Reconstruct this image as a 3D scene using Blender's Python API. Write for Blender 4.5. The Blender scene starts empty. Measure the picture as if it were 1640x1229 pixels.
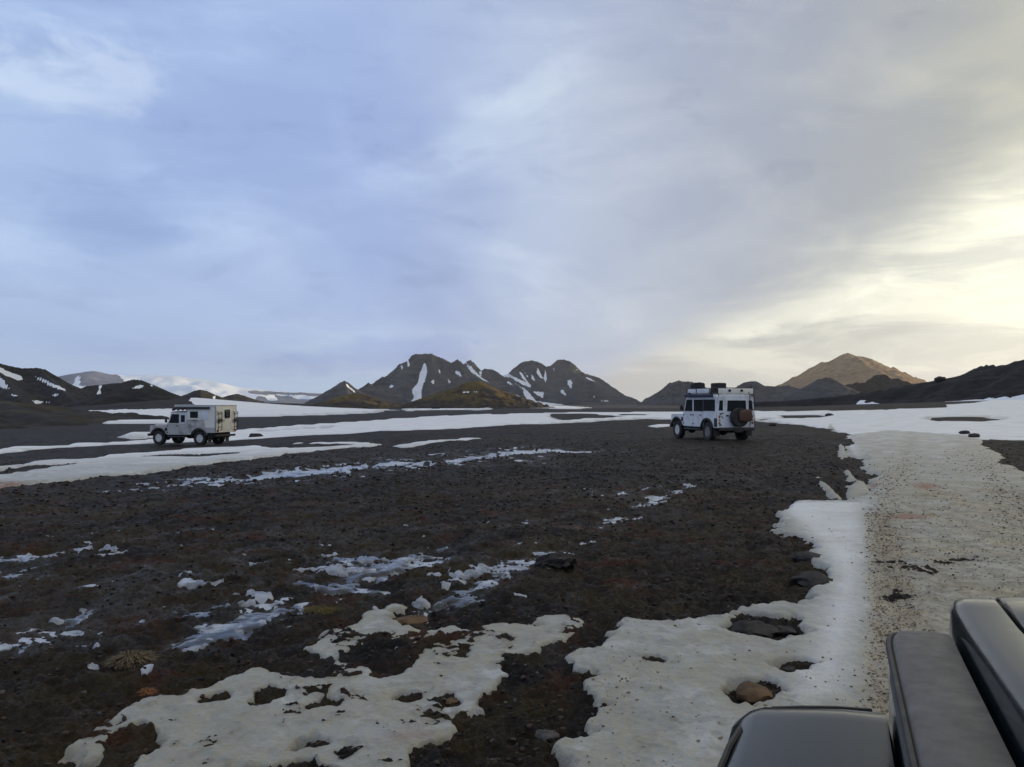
import bpy, bmesh, math, random
import numpy as np
from mathutils import Vector, Matrix

random.seed(7)
C = bpy.context.scene.collection
SC = bpy.context.scene
R = math.radians

# ------------------------------------------------------------------ camera
FPX, CX, CY, CAMZ = 1250.0, 820.0, 614.5, 1.65
PITCH = math.atan(30.5 / FPX)
cam = bpy.data.cameras.new('camera')
cam.sensor_width = 36.0
cam.lens = 36.0 * FPX / 1640.0
cam.clip_start, cam.clip_end = 0.05, 60000.0
camo = bpy.data.objects.new('camera', cam)
camo.location = (0, 0, CAMZ)
camo.rotation_euler = (R(90) + PITCH, 0, 0)
C.objects.link(camo)
SC.camera = camo

# ------------------------------------------------------------------ light
SUN_AZ, SUN_EL = 72.0, 5.0              # degrees right of the view axis, above the horizon
SUND = Vector((math.sin(R(SUN_AZ)) * math.cos(R(SUN_EL)), math.cos(R(SUN_AZ)) * math.cos(R(SUN_EL)), math.sin(R(SUN_EL))))
sun = bpy.data.lights.new('sun', 'SUN')
sun.energy = 5.0
sun.angle = R(0.5)
sun.color = (1.0, 0.72, 0.42)
suno = bpy.data.objects.new('sun', sun)
suno.rotation_euler = SUND.to_track_quat('Z', 'Y').to_euler()
suno.location = (60, 40, 60)
C.objects.link(suno)

SC.view_settings.view_transform = 'Standard'
SC.view_settings.look = 'None'
SC.view_settings.gamma = 1.0
SC.view_settings.use_curve_mapping = False
SC.view_settings.exposure = 0.3
SC.cycles.volume_bounces = 0
SC.cycles.max_bounces = 6

# small node helper ---------------------------------------------------------
class N:
    def __init__(s, tree):
        s.t = tree; s.n = tree.nodes; s.l = tree.links
    def new(s, typ, **kw):
        n = s.n.new(typ)
        for k, v in kw.items(): setattr(n, k, v)
        return n
    def put(s, sock, v):
        if isinstance(v, bpy.types.NodeSocket): s.l.new(v, sock)
        elif v is not None:
            if sock.type == 'RGBA' and len(v) == 3: v = (*v, 1)
            sock.default_value = v
    def m(s, op, a, b=None, c=None, clamp=False):
        n = s.new('ShaderNodeMath', operation=op, use_clamp=clamp)
        for i, v in enumerate((a, b, c)):
            if v is not None: s.put(n.inputs[i], v)
        return n.outputs[0]
    def mr(s, v, a, b, c=0.0, d=1.0, smooth=False):
        n = s.new('ShaderNodeMapRange', interpolation_type='SMOOTHSTEP' if smooth else 'LINEAR')
        for i, x in enumerate((v, a, b, c, d)): s.put(n.inputs[i], x)
        return n.outputs[0]
    def mix(s, f, a, b, mode='MIX'):
        n = s.new('ShaderNodeMix', data_type='RGBA', blend_type=mode)
        s.put(n.inputs[0], f); s.put(n.inputs[6], a); s.put(n.inputs[7], b)
        return n.outputs[2]
    def noise(s, vec, scale, detail=4, rough=0.55, dist=0.0):
        n = s.new('ShaderNodeTexNoise')
        if vec is not None: s.l.new(vec, n.inputs['Vector'])
        n.inputs['Scale'].default_value = scale; n.inputs['Detail'].default_value = detail
        n.inputs['Roughness'].default_value = rough; n.inputs['Distortion'].default_value = dist
        return n.outputs[0]
    def vor(s, vec, scale, feature='F1'):
        n = s.new('ShaderNodeTexVoronoi', feature=feature)
        s.l.new(vec, n.inputs['Vector']); n.inputs['Scale'].default_value = scale
        return n
    def ramp(s, f, stops):
        n = s.new('ShaderNodeValToRGB'); e = n.color_ramp.elements
        while len(e) < len(stops): e.new(0.5)
        for i, (p, c) in enumerate(stops):
            e[i].position = p; e[i].color = (*c, 1) if len(c) == 3 else c
        s.put(n.inputs[0], f); return n.outputs[0]
    def mapping(s, vec, scale=(1, 1, 1), rot=(0, 0, 0), loc=(0, 0, 0)):
        n = s.new('ShaderNodeMapping'); s.l.new(vec, n.inputs[0])
        n.inputs['Scale'].default_value = scale; n.inputs['Rotation'].default_value = rot; n.inputs['Location'].default_value = loc
        return n.outputs[0]
    def bump(s, h, strength=0.5, dist=0.02, normal=None):
        n = s.new('ShaderNodeBump'); s.put(n.inputs['Height'], h)
        n.inputs['Strength'].default_value = strength; n.inputs['Distance'].default_value = dist
        if normal is not None: s.l.new(normal, n.inputs['Normal'])
        return n.outputs[0]

# ------------------------------------------------------------------ sky
W = bpy.data.worlds.new('World'); SC.world = W; W.use_nodes = True
w = N(W.node_tree); w.n.clear()
wo = w.new('ShaderNodeOutputWorld')
sky = w.new('ShaderNodeTexSky', sky_type='NISHITA', sun_disc=False)
sky.sun_elevation = R(SUN_EL); sky.sun_rotation = R(SUN_AZ)
bgs = w.new('ShaderNodeBackground'); bgs.inputs[1].default_value = 0.1
w.l.new(sky.outputs[0], bgs.inputs[0])
tc = w.new('ShaderNodeTexCoord')
dirv = tc.outputs['Generated']
sep = w.new('ShaderNodeSeparateXYZ'); w.l.new(dirv, sep.inputs[0])
dz = w.m('ADD', w.m('MAXIMUM', sep.outputs[2], 0.0), 0.09)
u = w.m('DIVIDE', sep.outputs[0], dz); v = w.m('DIVIDE', sep.outputs[1], dz)
cmb = w.new('ShaderNodeCombineXYZ'); w.put(cmb.inputs[0], u); w.put(cmb.inputs[1], v)
uv = cmb.outputs[0]
dt = w.new('ShaderNodeVectorMath', operation='DOT_PRODUCT'); w.l.new(dirv, dt.inputs[0]); dt.inputs[1].default_value = SUND
cs = dt.outputs['Value']
n_big = w.noise(w.mapping(dirv, (2.2, 2.2, 5.5), (0, R(14), 0), (2.3, 0.4, 0)), 1.0, 4, 0.5, 0.5)
n_mid = w.noise(w.mapping(dirv, (3.6, 3.6, 9.0), (0, R(12), 0), (3, 1, 0.4)), 1.0, 8, 0.56, 0.5)
n_str = w.noise(w.mapping(dirv, (4.5, 4.5, 26.0), (0, R(10), 0), (7, 2, 0)), 1.0, 8, 0.6, 0.6)
n_fin = w.noise(w.mapping(dirv, (9.0, 9.0, 26.0), (0, R(12), 0), (1, 9, 0)), 1.0, 8, 0.62, 0.4)
# closed deck: lavender blue away from the sun, grey and then straw towards it
deck = w.ramp(w.mr(cs, -0.2, 1.0), [(0.0, (0.37, 0.49, 0.74)), (0.28, (0.385, 0.495, 0.745)), (0.46, (0.43, 0.505, 0.67)),
                                    (0.66, (0.44, 0.465, 0.505)), (0.78, (0.46, 0.46, 0.41)), (0.84, (0.58, 0.57, 0.45)), (1.0, (0.85, 0.79, 0.55))])
deck = w.mix(w.mr(n_big, 0.36, 0.62, 0, 0.85, True), deck, w.mix(1.0, deck, (0.74, 0.77, 0.88), 'MULTIPLY'))
deck = w.mix(w.mr(n_mid, 0.47, 0.68, 0, 0.8, True), deck, w.mix(1.0, deck, (1.28, 1.24, 1.14), 'MULTIPLY'))
deck = w.mix(w.mr(n_fin, 0.52, 0.7, 0, 0.5, True), deck, w.mix(1.0, deck, (0.80, 0.81, 0.87), 'MULTIPLY'))
# the deck is thick and grey overhead
deck = w.mix(w.mr(sep.outputs[2], 0.42, 0.80, 0.0, 0.85, True), deck, w.mix(w.mr(n_mid, 0.35, 0.65), (0.50, 0.50, 0.49), (0.62, 0.62, 0.60)))
# a few separate clouds: slate streak low on the left, a dark puff, a bright torn patch
def blob(x0, z0, wx, wz, slope, edge):
    dx = w.m('SUBTRACT', sep.outputs[0], x0); dzz = w.m('SUBTRACT', w.m('SUBTRACT', sep.outputs[2], z0), w.m('MULTIPLY', dx, slope))
    q = w.m('ADD', w.m('POWER', w.m('DIVIDE', w.m('ABSOLUTE', dx), wx), 2.0), w.m('POWER', w.m('DIVIDE', w.m('ABSOLUTE', dzz), wz), 2.0))
    return w.mr(w.m('ADD', q, w.m('MULTIPLY', w.m('SUBTRACT', edge, 0.5), 3.5)), 0.0, 1.0, 1.0, 0.0, True)
clouds = [(-0.17, 0.060, 0.17, 0.026, 0.10, n_fin, (0.72, 0.76, 0.90)), (-0.455, 0.195, 0.075, 0.040, 0.0, n_fin, (0.80, 0.83, 0.90)), (-0.10, 0.155, 0.06, 0.012, 0.05, n_fin, (0.86, 0.87, 0.90)),
          (-0.46, 0.350, 0.10, 0.05, 0.1, n_fin, (1.42, 1.30, 1.12)), (0.36, 0.085, 0.14, 0.02, 0.05, n_fin, (0.84, 0.84, 0.87)), (-0.02, 0.34, 0.13, 0.05, 0.5, n_fin, (1.12, 1.12, 1.06))]
# low pale band of air at the horizon
low = w.mr(sep.outputs[2], 0.0, 0.12, 1.0, 0.0, True)
lowc = w.ramp(w.mr(cs, -0.2, 1.0), [(0.0, (0.37, 0.52, 0.74)), (0.25, (0.39, 0.54, 0.74)), (0.5, (0.39, 0.47, 0.62)), (0.68, (0.62, 0.62, 0.60)), (0.85, (0.85, 0.80, 0.65)), (1.0, (1.0, 0.93, 0.70))])
deck = w.mix(w.m('MULTIPLY', low, w.mr(n_str, 0.38, 0.62, 0.2, 1.0, True)), deck, lowc)
# beyond the deck's edge on the sun side: thin bright cirrus
u2 = w.m('DIVIDE', sep.outputs[0], w.m('ADD', w.m('MAXIMUM', sep.outputs[2], 0.0), 0.02))
edge = w.m('ADD', u2, w.m('MULTIPLY', w.m('SUBTRACT', n_mid, 0.5), 1.5))
open_ = w.mr(edge, 1.45, 2.9, 0.0, 1.0, True)
cir = w.ramp(w.mr(cs, 0.3, 1.0), [(0.0, (0.56, 0.58, 0.58)), (0.3, (0.66, 0.66, 0.60)), (0.52, (0.82, 0.81, 0.70)), (0.68, (1.06, 1.03, 0.84)), (1.0, (1.4, 1.25, 0.9))])
cir = w.mix(w.mr(n_str, 0.40, 0.60, 0.85, 0.0, True), cir, w.mix(1.0, cir, (0.66, 0.68, 0.74), 'MULTIPLY'))
cir = w.mix(w.mr(n_fin, 0.5, 0.68, 0.0, 0.7, True), cir, w.mix(1.0, cir, (1.2, 1.2, 1.18), 'MULTIPLY'))
cl = w.mix(open_, deck, cir)
for x0, z0, wx, wz, sl, ed_, tint in clouds:
    cl = w.mix(w.m('MULTIPLY', blob(x0, z0, wx, wz, sl, ed_), 0.85), cl, w.mix(1.0, cl, tint, 'MULTIPLY'))
bgc = w.new('ShaderNodeBackground'); w.l.new(cl, bgc.inputs[0]); bgc.inputs[1].default_value = 1.0
mxs = w.new('ShaderNodeMixShader'); mxs.inputs[0].default_value = 0.88
w.l.new(bgs.outputs[0], mxs.inputs[1]); w.l.new(bgc.outputs[0], mxs.inputs[2])
w.l.new(mxs.outputs[0], wo.inputs[0])

# ------------------------------------------------------------------ numpy helpers
def S(t):
    t = np.clip(t, 0, 1); return t * t * (3 - 2 * t)

def pn(x, y, seed=0):
    """2-D gradient noise, about -0.7..0.7"""
    xi = np.floor(x); yi = np.floor(y); fx = x - xi; fy = y - yi
    xi = xi.astype(np.int64); yi = yi.astype(np.int64)
    def g(ix, iy, dx, dy):
        h = (ix * 374761393 + iy * 668265263 + seed * 974711) & 0xffffffff
        h = ((h ^ (h >> 13)) * 1274126177) & 0xffffffff
        h = (h ^ (h >> 16)) & 0xffff
        a = h * (2 * math.pi / 65536.0)
        return np.cos(a) * dx + np.sin(a) * dy
    ux = fx * fx * fx * (fx * (fx * 6 - 15) + 10); uy = fy * fy * fy * (fy * (fy * 6 - 15) + 10)
    a = g(xi, yi, fx, fy); b = g(xi + 1, yi, fx - 1, fy); c = g(xi, yi + 1, fx, fy - 1); d = g(xi + 1, yi + 1, fx - 1, fy - 1)
    return (a * (1 - ux) + b * ux) * (1 - uy) + (c * (1 - ux) + d * ux) * uy

def H0(x, y):
    """the broad lie of the land"""
    r = np.hypot(x, y)
    far = np.maximum(y - 60, 0)
    right = S((x - 12 - 0.22 * far) / (70 + 0.25 * far))
    z = -0.82 * S((-x - 1) / 19) * S((y - 6) / 38)
    z = z - 0.35 * S((y - 40) / 120) * (1 - right)
    z = z + 2.5 * right * S((y - 30) / 110)
    z = z - 0.0072 * np.clip(r - 260, 0, 1250) * (1 - right)
    return z

def ray(px, py):
    xc = (px - CX) / FPX; yc = (CY - py) / FPX
    return xc, math.cos(PITCH) - yc * math.sin(PITCH), math.sin(PITCH) + yc * math.cos(PITCH)

def ground_at(px, py):
    """where the sight line through a photo pixel meets the land"""
    dx, dy, dzz = ray(px, py)
    t = np.geomspace(0.5, 4000, 6000)
    f = CAMZ + dzz * t - H0(dx * t, dy * t)
    k = np.argmax(f < 0)
    if f[k] >= 0: k = len(t) - 1
    a = t[k - 1] + (t[k] - t[k - 1]) * f[k - 1] / max(f[k - 1] - f[k], 1e-9) if k else t[0]
    return dx * a, dy * a

def at_dist(px, py, d):
    dx, dy, dzz = ray(px, py); h = math.hypot(dx, dy)
    return dx / h * d, dy / h * d, CAMZ + dzz / h * d

def az_el(az, el, d):
    return math.sin(R(az)) * d, math.cos(R(az)) * d, CAMZ + math.tan(R(el)) * d

def sdf(poly, X, Y, margin):
    """signed distance to a polygon, positive inside; far points get -margin"""
    P = np.array(poly, float)
    out = np.full(X.shape, -margin)
    sel = (X > P[:, 0].min() - margin) & (X < P[:, 0].max() + margin) & (Y > P[:, 1].min() - margin) & (Y < P[:, 1].max() + margin)
    x = X[sel]; y = Y[sel]
    if x.size == 0: return out
    best = np.full(x.shape, 1e18); ins = np.zeros(x.shape, bool)
    for i in range(len(P)):
        ax, ay = P[i]; bx, by = P[(i + 1) % len(P)]
        ex, ey = bx - ax, by - ay
        t = np.clip(((x - ax) * ex + (y - ay) * ey) / max(ex * ex + ey * ey, 1e-12), 0, 1)
        best = np.minimum(best, (x - ax - ex * t) ** 2 + (y - ay - ey * t) ** 2)
        if ay != by:
            ins ^= ((ay > y) != (by > y)) & (x < ex * (y - ay) / (by - ay) + ax)
    d = np.sqrt(best)
    out[sel] = np.maximum(np.where(ins, d, -d), -margin)
    return out

def gpoly(pts): return [ground_at(*p) for p in pts]

def mesh_from(name, co, quads, mat, attrs=None, smooth=True):
    me = bpy.data.meshes.new(name)
    me.vertices.add(len(co)); me.vertices.foreach_set('co', np.asarray(co, np.float32).ravel())
    q = np.asarray(quads, np.int32); k = q.shape[1]
    me.loops.add(q.size); me.loops.foreach_set('vertex_index', q.ravel())
    me.polygons.add(len(q)); me.polygons.foreach_set('loop_start', np.arange(0, q.size, k, dtype=np.int32))
    me.polygons.foreach_set('loop_total', np.full(len(q), k, np.int32))
    me.polygons.foreach_set('use_smooth', np.full(len(q), smooth, bool))
    me.update(calc_edges=True)
    for an, av in (attrs or {}).items():
        a = me.attributes.new(an, 'FLOAT', 'POINT'); a.data.foreach_set('value', np.asarray(av, np.float32))
    me.materials.append(mat)
    o = bpy.data.objects.new(name, me); C.objects.link(o)
    return o

def tag(o, label=None, cat=None, group=None, kind=None):
    if label: o['label'] = label
    if cat: o['category'] = cat
    if group: o['group'] = group
    if kind: o['kind'] = kind
    return o

def newmat(name):
    m = bpy.data.materials.new(name); m.use_nodes = True
    t = N(m.node_tree); p = m.node_tree.nodes['Principled BSDF']
    return m, t, p

def simple(name, col, rough=0.6, metal=0.0, coat=0.0, grime=0.25, gscale=6.0, spec=0.5, dirt=(0.06, 0.05, 0.04)):
    """painted, rubber, metal or cloth surface with uneven grime"""
    m, t, p = newmat(name)
    co = t.new('ShaderNodeTexCoord').outputs['Object']
    f = t.mr(t.noise(co, gscale, 6, 0.62), 0.42, 0.75, 0.0, grime, True)
    t.put(p.inputs['Base Color'], t.mix(f, col, dirt))
    t.put(p.inputs['Roughness'], t.mr(t.noise(co, gscale * 2.3, 4), 0.3, 0.7, rough * 0.85, min(1, rough * 1.2)))
    p.inputs['Metallic'].default_value = metal
    p.inputs['Coat Weight'].default_value = coat
    p.inputs['Coat Roughness'].default_value = 0.08
    p.inputs['Specular IOR Level'].default_value = spec
    return m
# ------------------------------------------------------------------ materials of the land
def mat_ground():
    m, t, p = newmat('volcanic_ground')
    co = t.new('ShaderNodeTexCoord').outputs['Object']
    moss = t.new('ShaderNodeAttribute', attribute_name='moss').outputs['Fac']
    wet = t.new('ShaderNodeAttribute', attribute_name='wet').outputs['Fac']
    stripe = t.noise(t.mapping(co, (0.25, 1, 1), (0, 0, R(18))), 0.8, 5, 0.6)
    n1 = t.noise(co, 0.9, 8, 0.65); n2 = t.noise(co, 7.0, 6, 0.7); n3 = t.noise(co, 38.0, 4, 0.7)
    n0 = t.noise(t.mapping(co, (1, .5, 1)), 0.22, 6, 0.62)
    dark = t.mix(t.mr(n2, 0.3, 0.7), (0.005, 0.005, 0.006), (0.031, 0.028, 0.028))
    dark = t.mix(t.mr(n0, 0.4, 0.65, 0, 0.8, True), dark, t.mix(n2, (0.010, 0.008, 0.0065), (0.056, 0.044, 0.033)))
    olive = t.mix(n3, (0.012, 0.0095, 0.006), (0.075, 0.056, 0.031))
    rust = t.mix(n3, (0.018, 0.009, 0.006), (0.090, 0.042, 0.027))
    mm = t.m('MULTIPLY', t.mr(t.m('ADD', t.m('MULTIPLY', n1, 0.75), t.m('MULTIPLY', stripe, 0.25)), 0.44, 0.58, 0, 1, True), moss)
    col = t.mix(mm, dark, olive)
    rm = t.m('MULTIPLY', t.mr(t.noise(t.mapping(co, loc=(31, 7, 0)), 1.3, 7, 0.65), 0.52, 0.64, 0, 1, True), moss)
    col = t.mix(rm, col, rust)
    pale = t.mr(t.vor(co, 26.0).outputs['Distance'], 0.0, 0.16, 1, 0)
    pale = t.m('MULTIPLY', pale, t.mr(t.noise(co, 3.0, 3), 0.42, 0.65))
    col = t.mix(t.m('MULTIPLY', pale, 0.55), col, (0.075, 0.067, 0.06))
    col = t.mix(wet, col, t.mix(1.0, col, (0.55, 0.55, 0.6), 'MULTIPLY'))
    t.put(p.inputs['Base Color'], col)
    col = t.mix(t.mr(t.noise(t.mapping(co, (.6, .25, 1)), 1.1, 8, 0.72), 0.53, 0.62, 0, .5, True), col, (0.060, 0.056, 0.056))
    t.put(p.inputs['Base Color'], col)
    t.put(p.inputs['Roughness'], t.m('SUBTRACT', t.mr(t.noise(co, 3.0, 6, .7), .35, .65, .9, .55), t.m('MULTIPLY', wet, .2)))
    t.put(p.inputs['Specular IOR Level'], t.mr(wet, 0, 1, 0.11, 0.45))
    h = t.m('ADD', t.m('MULTIPLY', t.noise(co, 22.0, 5, 0.7), 1.0), t.m('MULTIPLY', n3, 0.5))
    t.put(p.inputs['Normal'], t.bump(h, 1.0, 0.04))
    return m

def mat_snow():
    m, t, p = newmat('old_snow')
    co = t.new('ShaderNodeTexCoord').outputs['Object']
    dirt = t.new('ShaderNodeAttribute', attribute_name='dirt').outputs['Fac']
    rut = t.new('ShaderNodeAttribute', attribute_name='rut').outputs['Fac']
    stain = t.new('ShaderNodeAttribute', attribute_name='stain').outputs['Fac']
    rim = t.new('ShaderNodeAttribute', attribute_name='rim').outputs['Fac']
    clean = t.new('ShaderNodeAttribute', attribute_name='clean').outputs['Fac']
    n1 = t.noise(co, 0.7, 6, 0.6); n2 = t.noise(co, 6.0, 6, 0.65); n4 = t.noise(co, 1.9, 6, 0.6)
    old = t.mix(t.mr(n1, 0.38, 0.62), (0.43, 0.445, 0.445), (0.29, 0.293, 0.262))
    old = t.mix(t.mr(n4, 0.40, 0.62, 0, 0.8, True), old, (0.29, 0.295, 0.255))
    old = t.mix(t.mr(n2, 0.44, 0.64, 0, 0.7, True), old, (0.22, 0.22, 0.20))
    old = t.mix(t.mr(t.noise(t.mapping(co, (1, 1, 1), (0, 0, .6), (9, 4, 0)), 3.1, 7, 0.7), 0.54, 0.66, 0, 0.65, True), old, (0.60, 0.62, 0.63))
    fresh = t.mix(t.mr(n1, 0.35, 0.7), (0.83, 0.84, 0.86), (0.70, 0.70, 0.68))
    fresh = t.mix(t.mr(t.noise(t.mapping(co, (.5, 1.5, 1)), 0.9, 7, .65), 0.5, 0.68, 0, .55, True), fresh, (0.50, 0.485, 0.43))
    col = t.mix(clean, old, fresh)
    # soil washed over the snow: broad cloudy film where it is dirty
    filmz = t.new('ShaderNodeAttribute', attribute_name='film').outputs['Fac']
    film = t.m('MULTIPLY', t.mr(n4, 0.33, 0.6, 0.2, 0.95, True), filmz)
    col = t.mix(film, col, (0.33, 0.315, 0.255))
    patch = t.noise(t.mapping(co, (1.0, .8, 1)), 5.5, 9, 0.75)
    tone = t.mix(t.mr(patch, .34, .66), (0.13, 0.115, 0.078), (0.47, 0.448, 0.375))
    tone = t.mix(t.mr(t.noise(t.mapping(co, loc=(5, 3, 0)), 1.2, 5, .6), .45, .62, 0, .55, True), tone, t.mix(1.0, tone, (.95, .80, .56), 'MULTIPLY'))
    col = t.mix(t.m('MULTIPLY', t.mr(dirt, .2, .9, 0, .85, True), t.mr(n4, .3, .55, .45, 1)), col, tone)
    # grains of gravel lying in it
    v1 = t.vor(co, 34.0); v2 = t.vor(co, 13.0)
    s1 = t.mr(v1.outputs['Distance'], 0.18, 0.34, 1, 0)
    keep = t.m('GREATER_THAN', t.m('ADD', t.m('MULTIPLY', t.noise(co, 4.0, 5, 0.7), 0.9), t.m('MULTIPLY', rut, 0.24)), t.mr(dirt, 0, 1, 0.75, 0.45))
    s1 = t.m('MULTIPLY', s1, keep)
    s2 = t.m('MULTIPLY', t.mr(v2.outputs['Distance'], 0.10, 0.26, 1, 0), t.m('GREATER_THAN', t.m('ADD', t.noise(co, 1.6, 5, 0.7), t.m('MULTIPLY', rut, 0.1)), t.mr(dirt, 0, 1, 0.78, 0.5)))
    grain = t.mix(t.noise(co, 25.0, 2), (0.07, 0.055, 0.04), (0.24, 0.19, 0.13))
    col = t.mix(t.m('MULTIPLY', rut, t.mr(n2, 0.3, 0.6, 0.35, 0.85)), col, t.mix(patch, (0.13, 0.098, 0.06), (0.50, 0.42, 0.29)))
    col = t.mix(t.m('MULTIPLY', s1, 0.85), col, grain)
    col = t.mix(t.m('MULTIPLY', s2, 0.8), col, grain)
    col = t.mix(t.m('MULTIPLY', stain, t.mr(n2, 0.35, 0.6, 0.4, 1.0)), col, (0.24, 0.12, 0.075))
    # soil creeping in at the melting edge
    col = t.mix(t.m('MULTIPLY', rim, t.mr(n2, 0.36, 0.58, 0.05, 0.8)), col, (0.21, 0.195, 0.17))
    t.put(p.inputs['Base Color'], col)
    p.inputs['Roughness'].default_value = 0.55
    p.inputs['Specular IOR Level'].default_value = 0.3
    p.inputs['Subsurface Weight'].default_value = 0.0
    h = t.m('ADD', t.m('ADD', t.noise(co, 9.0, 6, 0.65), t.m('MULTIPLY', t.noise(co, 45.0, 3, 0.6), 0.3)), t.m('MULTIPLY', t.m('ADD', s1, t.m('MULTIPLY', s2, 1.5)), 0.35))
    t.put(p.inputs['Normal'], t.bump(h, 0.75, 0.035))
    return m

def mat_water():
    m, t, p = newmat('meltwater')
    co = t.new('ShaderNodeTexCoord').outputs['Object']
    slush = t.mr(t.noise(co, 1.7, 6, 0.65), 0.46, 0.58, 0, 1, True)
    t.put(p.inputs['Base Color'], t.mix(slush, (0.02, 0.022, 0.025), (0.42, 0.46, 0.52)))
    t.put(p.inputs['Roughness'], t.mr(slush, 0, 1, 0.06, 0.45))
    p.inputs['IOR'].default_value = 1.33
    t.put(p.inputs['Normal'], t.bump(t.noise(co, 14.0, 3), 0.12, 0.01))
    return m

# ------------------------------------------------------------------ snow outlines, traced on the ground
SNOW = []      # (name, label, [outlines], [holes], thickness)
road = [(1212, 671), (1280, 681), (1336, 689), (1350, 705), (1366, 730), (1382, 757), (1397, 780), (1401, 797), (1341, 806), (1259, 808),
        (1231, 826), (1252, 836), (1231, 854), (1268, 863), (1292, 875), (1286, 884), (1301, 900), (1323, 918), (1321, 945), (1298, 963),
        (1271, 970), (1239, 966), (1193, 979), (1141, 990), (1100, 998), (1059, 1006), (1019, 997), (983, 1000), (974, 1030), (960, 1040), (904, 1044),
        (900, 1082), (952, 1094), (905, 1106), (934, 1118), (962, 1143), (949, 1173), (955, 1192), (897, 1207), (912, 1240), (930, 1400),
        (2000, 1700), (2600, 1000), (2400, 700), (1900, 648), (1700, 640), (1640, 640), (1560, 645), (1500, 650), (1455, 653), (1420, 657), (1370, 657), (1215, 659)]
road_holes = [
    [(1570, 709), (1600, 706), (1640, 708), (1760, 712), (1800, 750), (1700, 770), (1645, 762), (1610, 745), (1608, 735), (1590, 722)],
    [(1470, 669), (1520, 666), (1580, 667), (1605, 670), (1600, 673), (1540, 674), (1500, 675)],
    [(1215, 667), (1240, 665), (1300, 664), (1330, 666), (1300, 669), (1240, 671), (1210, 672)],
    [(1422, 652), (1455, 650), (1510, 650), (1512, 653), (1450, 655)],
    [(1158, 1013), (1172, 1002), (1190, 990), (1236, 994), (1258, 996), (1275, 990), (1283, 1014), (1254, 1027), (1238, 1031), (1195, 1025), (1175, 1021)],
    [(1252, 1072), (1268, 1069), (1284, 1070), (1276, 1079), (1262, 1081)],
    [(1164, 1117), (1186, 1111), (1225, 1107), (1240, 1116), (1236, 1130), (1205, 1142), (1184, 1138)],
    [(1040, 1066), (1052, 1064), (1056, 1070), (1044, 1072)],
]
SNOW.append(('snow_track', 'wide trampled snow track with brown gravel running up the right side', [road], road_holes, 0.03))
stream = [(1334, 689), (1343, 688), (1352, 712), (1358, 732), (1372, 752), (1386, 775), (1396, 797), (1362, 802), (1357, 775), (1350, 752), (1342, 725), (1338, 705)]
stream_holes = [[(1341, 697), (1356, 700), (1357, 709), (1345, 706)], [(1352, 730), (1360, 738), (1372, 757), (1382, 772), (1378, 774), (1364, 756), (1352, 740)],
                [(1356, 776), (1364, 772), (1369, 778), (1359, 783)]]
SNOW.append(('snow_gully', 'narrow crust of broken ice in the gully beside the snow track', [stream, [(1304, 759), (1312, 765), (1330, 785), (1345, 801), (1340, 804), (1322, 786), (1308, 770)]], stream_holes, 0.02))
front = [(104, 1204), (128, 1192), (183, 1161), (232, 1135), (290, 1126), (314, 1112), (366, 1098), (420, 1080), (455, 1094), (520, 1098), (545, 1086), (530, 1062), (497, 1036),
         (497, 1027), (552, 1010), (575, 996), (595, 981), (628, 968), (653, 966), (660, 975), (626, 993), (640, 1008), (659, 1015), (640, 1024), (672, 1034), (683, 1021), (729, 1010),
         (768, 1018), (766, 1006), (842, 1000), (861, 990), (907, 987), (950, 996), (958, 1010), (930, 1018), (906, 1030), (875, 1040), (861, 1051), (815, 1073), (800, 1100), (787, 1115), (766, 1140),
         (729, 1161), (705, 1186), (674, 1195), (640, 1205), (655, 1240), (620, 1300), (560, 1240), (500, 1229), (470, 1212), (440, 1232), (300, 1250), (200, 1240), (240, 1200), (262, 1170), (225, 1163), (190, 1185), (150, 1212)]
front_holes = [
    [(311, 1138), (320, 1122), (345, 1113), (375, 1113), (382, 1126), (350, 1136), (325, 1141)],
    [(384, 1140), (400, 1120), (430, 1106), (463, 1108), (455, 1125), (420, 1142), (395, 1154), (388, 1150)],
    [(479, 1140), (490, 1126), (528, 1117), (552, 1124), (540, 1138), (510, 1150), (490, 1151)],
    [(446, 1216), (470, 1196), (505, 1187), (525, 1202), (495, 1208), (465, 1220)],
    [(545, 1066), (565, 1042), (600, 1034), (640, 1052), (668, 1050), (660, 1072), (640, 1080), (636, 1094), (592, 1098), (588, 1080), (560, 1082)],
    [(641, 1122), (650, 1118), (660, 1121), (652, 1127)], [(710, 1130), (722, 1123), (733, 1130), (728, 1138), (714, 1137)],
    [(740, 1051), (747, 1049), (750, 1053), (743, 1055)],
]
SNOW.append(('snow_patch', 'ragged grey snow patch melting out in the lower middle foreground', [front], front_holes, 0.016))
SNOW.append(('snow_patch', 'small wet snow scrap under the brown soil wedge at the bottom edge', [[(905, 1212), (950, 1196), (975, 1215), (970, 1260), (900, 1260)]], [], 0.015))
band3 = [(-500, 800), (-200, 755), (0, 719), (150, 711), (250, 703), (380, 688), (470, 681), (560, 676), (640, 670), (700, 667), (800, 664), (900, 661), (1000, 660), (1090, 659), (1250, 658),
         (1250, 668), (1150, 671), (1030, 669), (960, 672), (900, 676), (820, 681), (740, 686), (640, 692), (560, 697), (480, 701), (400, 705), (300, 709), (200, 712), (100, 719), (0, 725), (-200, 765), (-500, 815)]
band3_holes = [[(885, 664), (960, 665), (1000, 667), (950, 670), (900, 673), (880, 669)], [(1000, 664), (1040, 664), (1030, 666), (990, 666)], [(400, 690), (500, 684), (505, 686), (410, 692)], [(516, 683), (526, 682), (527, 685), (517, 686)]]
SNOW.append(('snow_band', 'long white snow band crossing the plain behind both white vehicles', [band3], band3_holes, 0.05))
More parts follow.
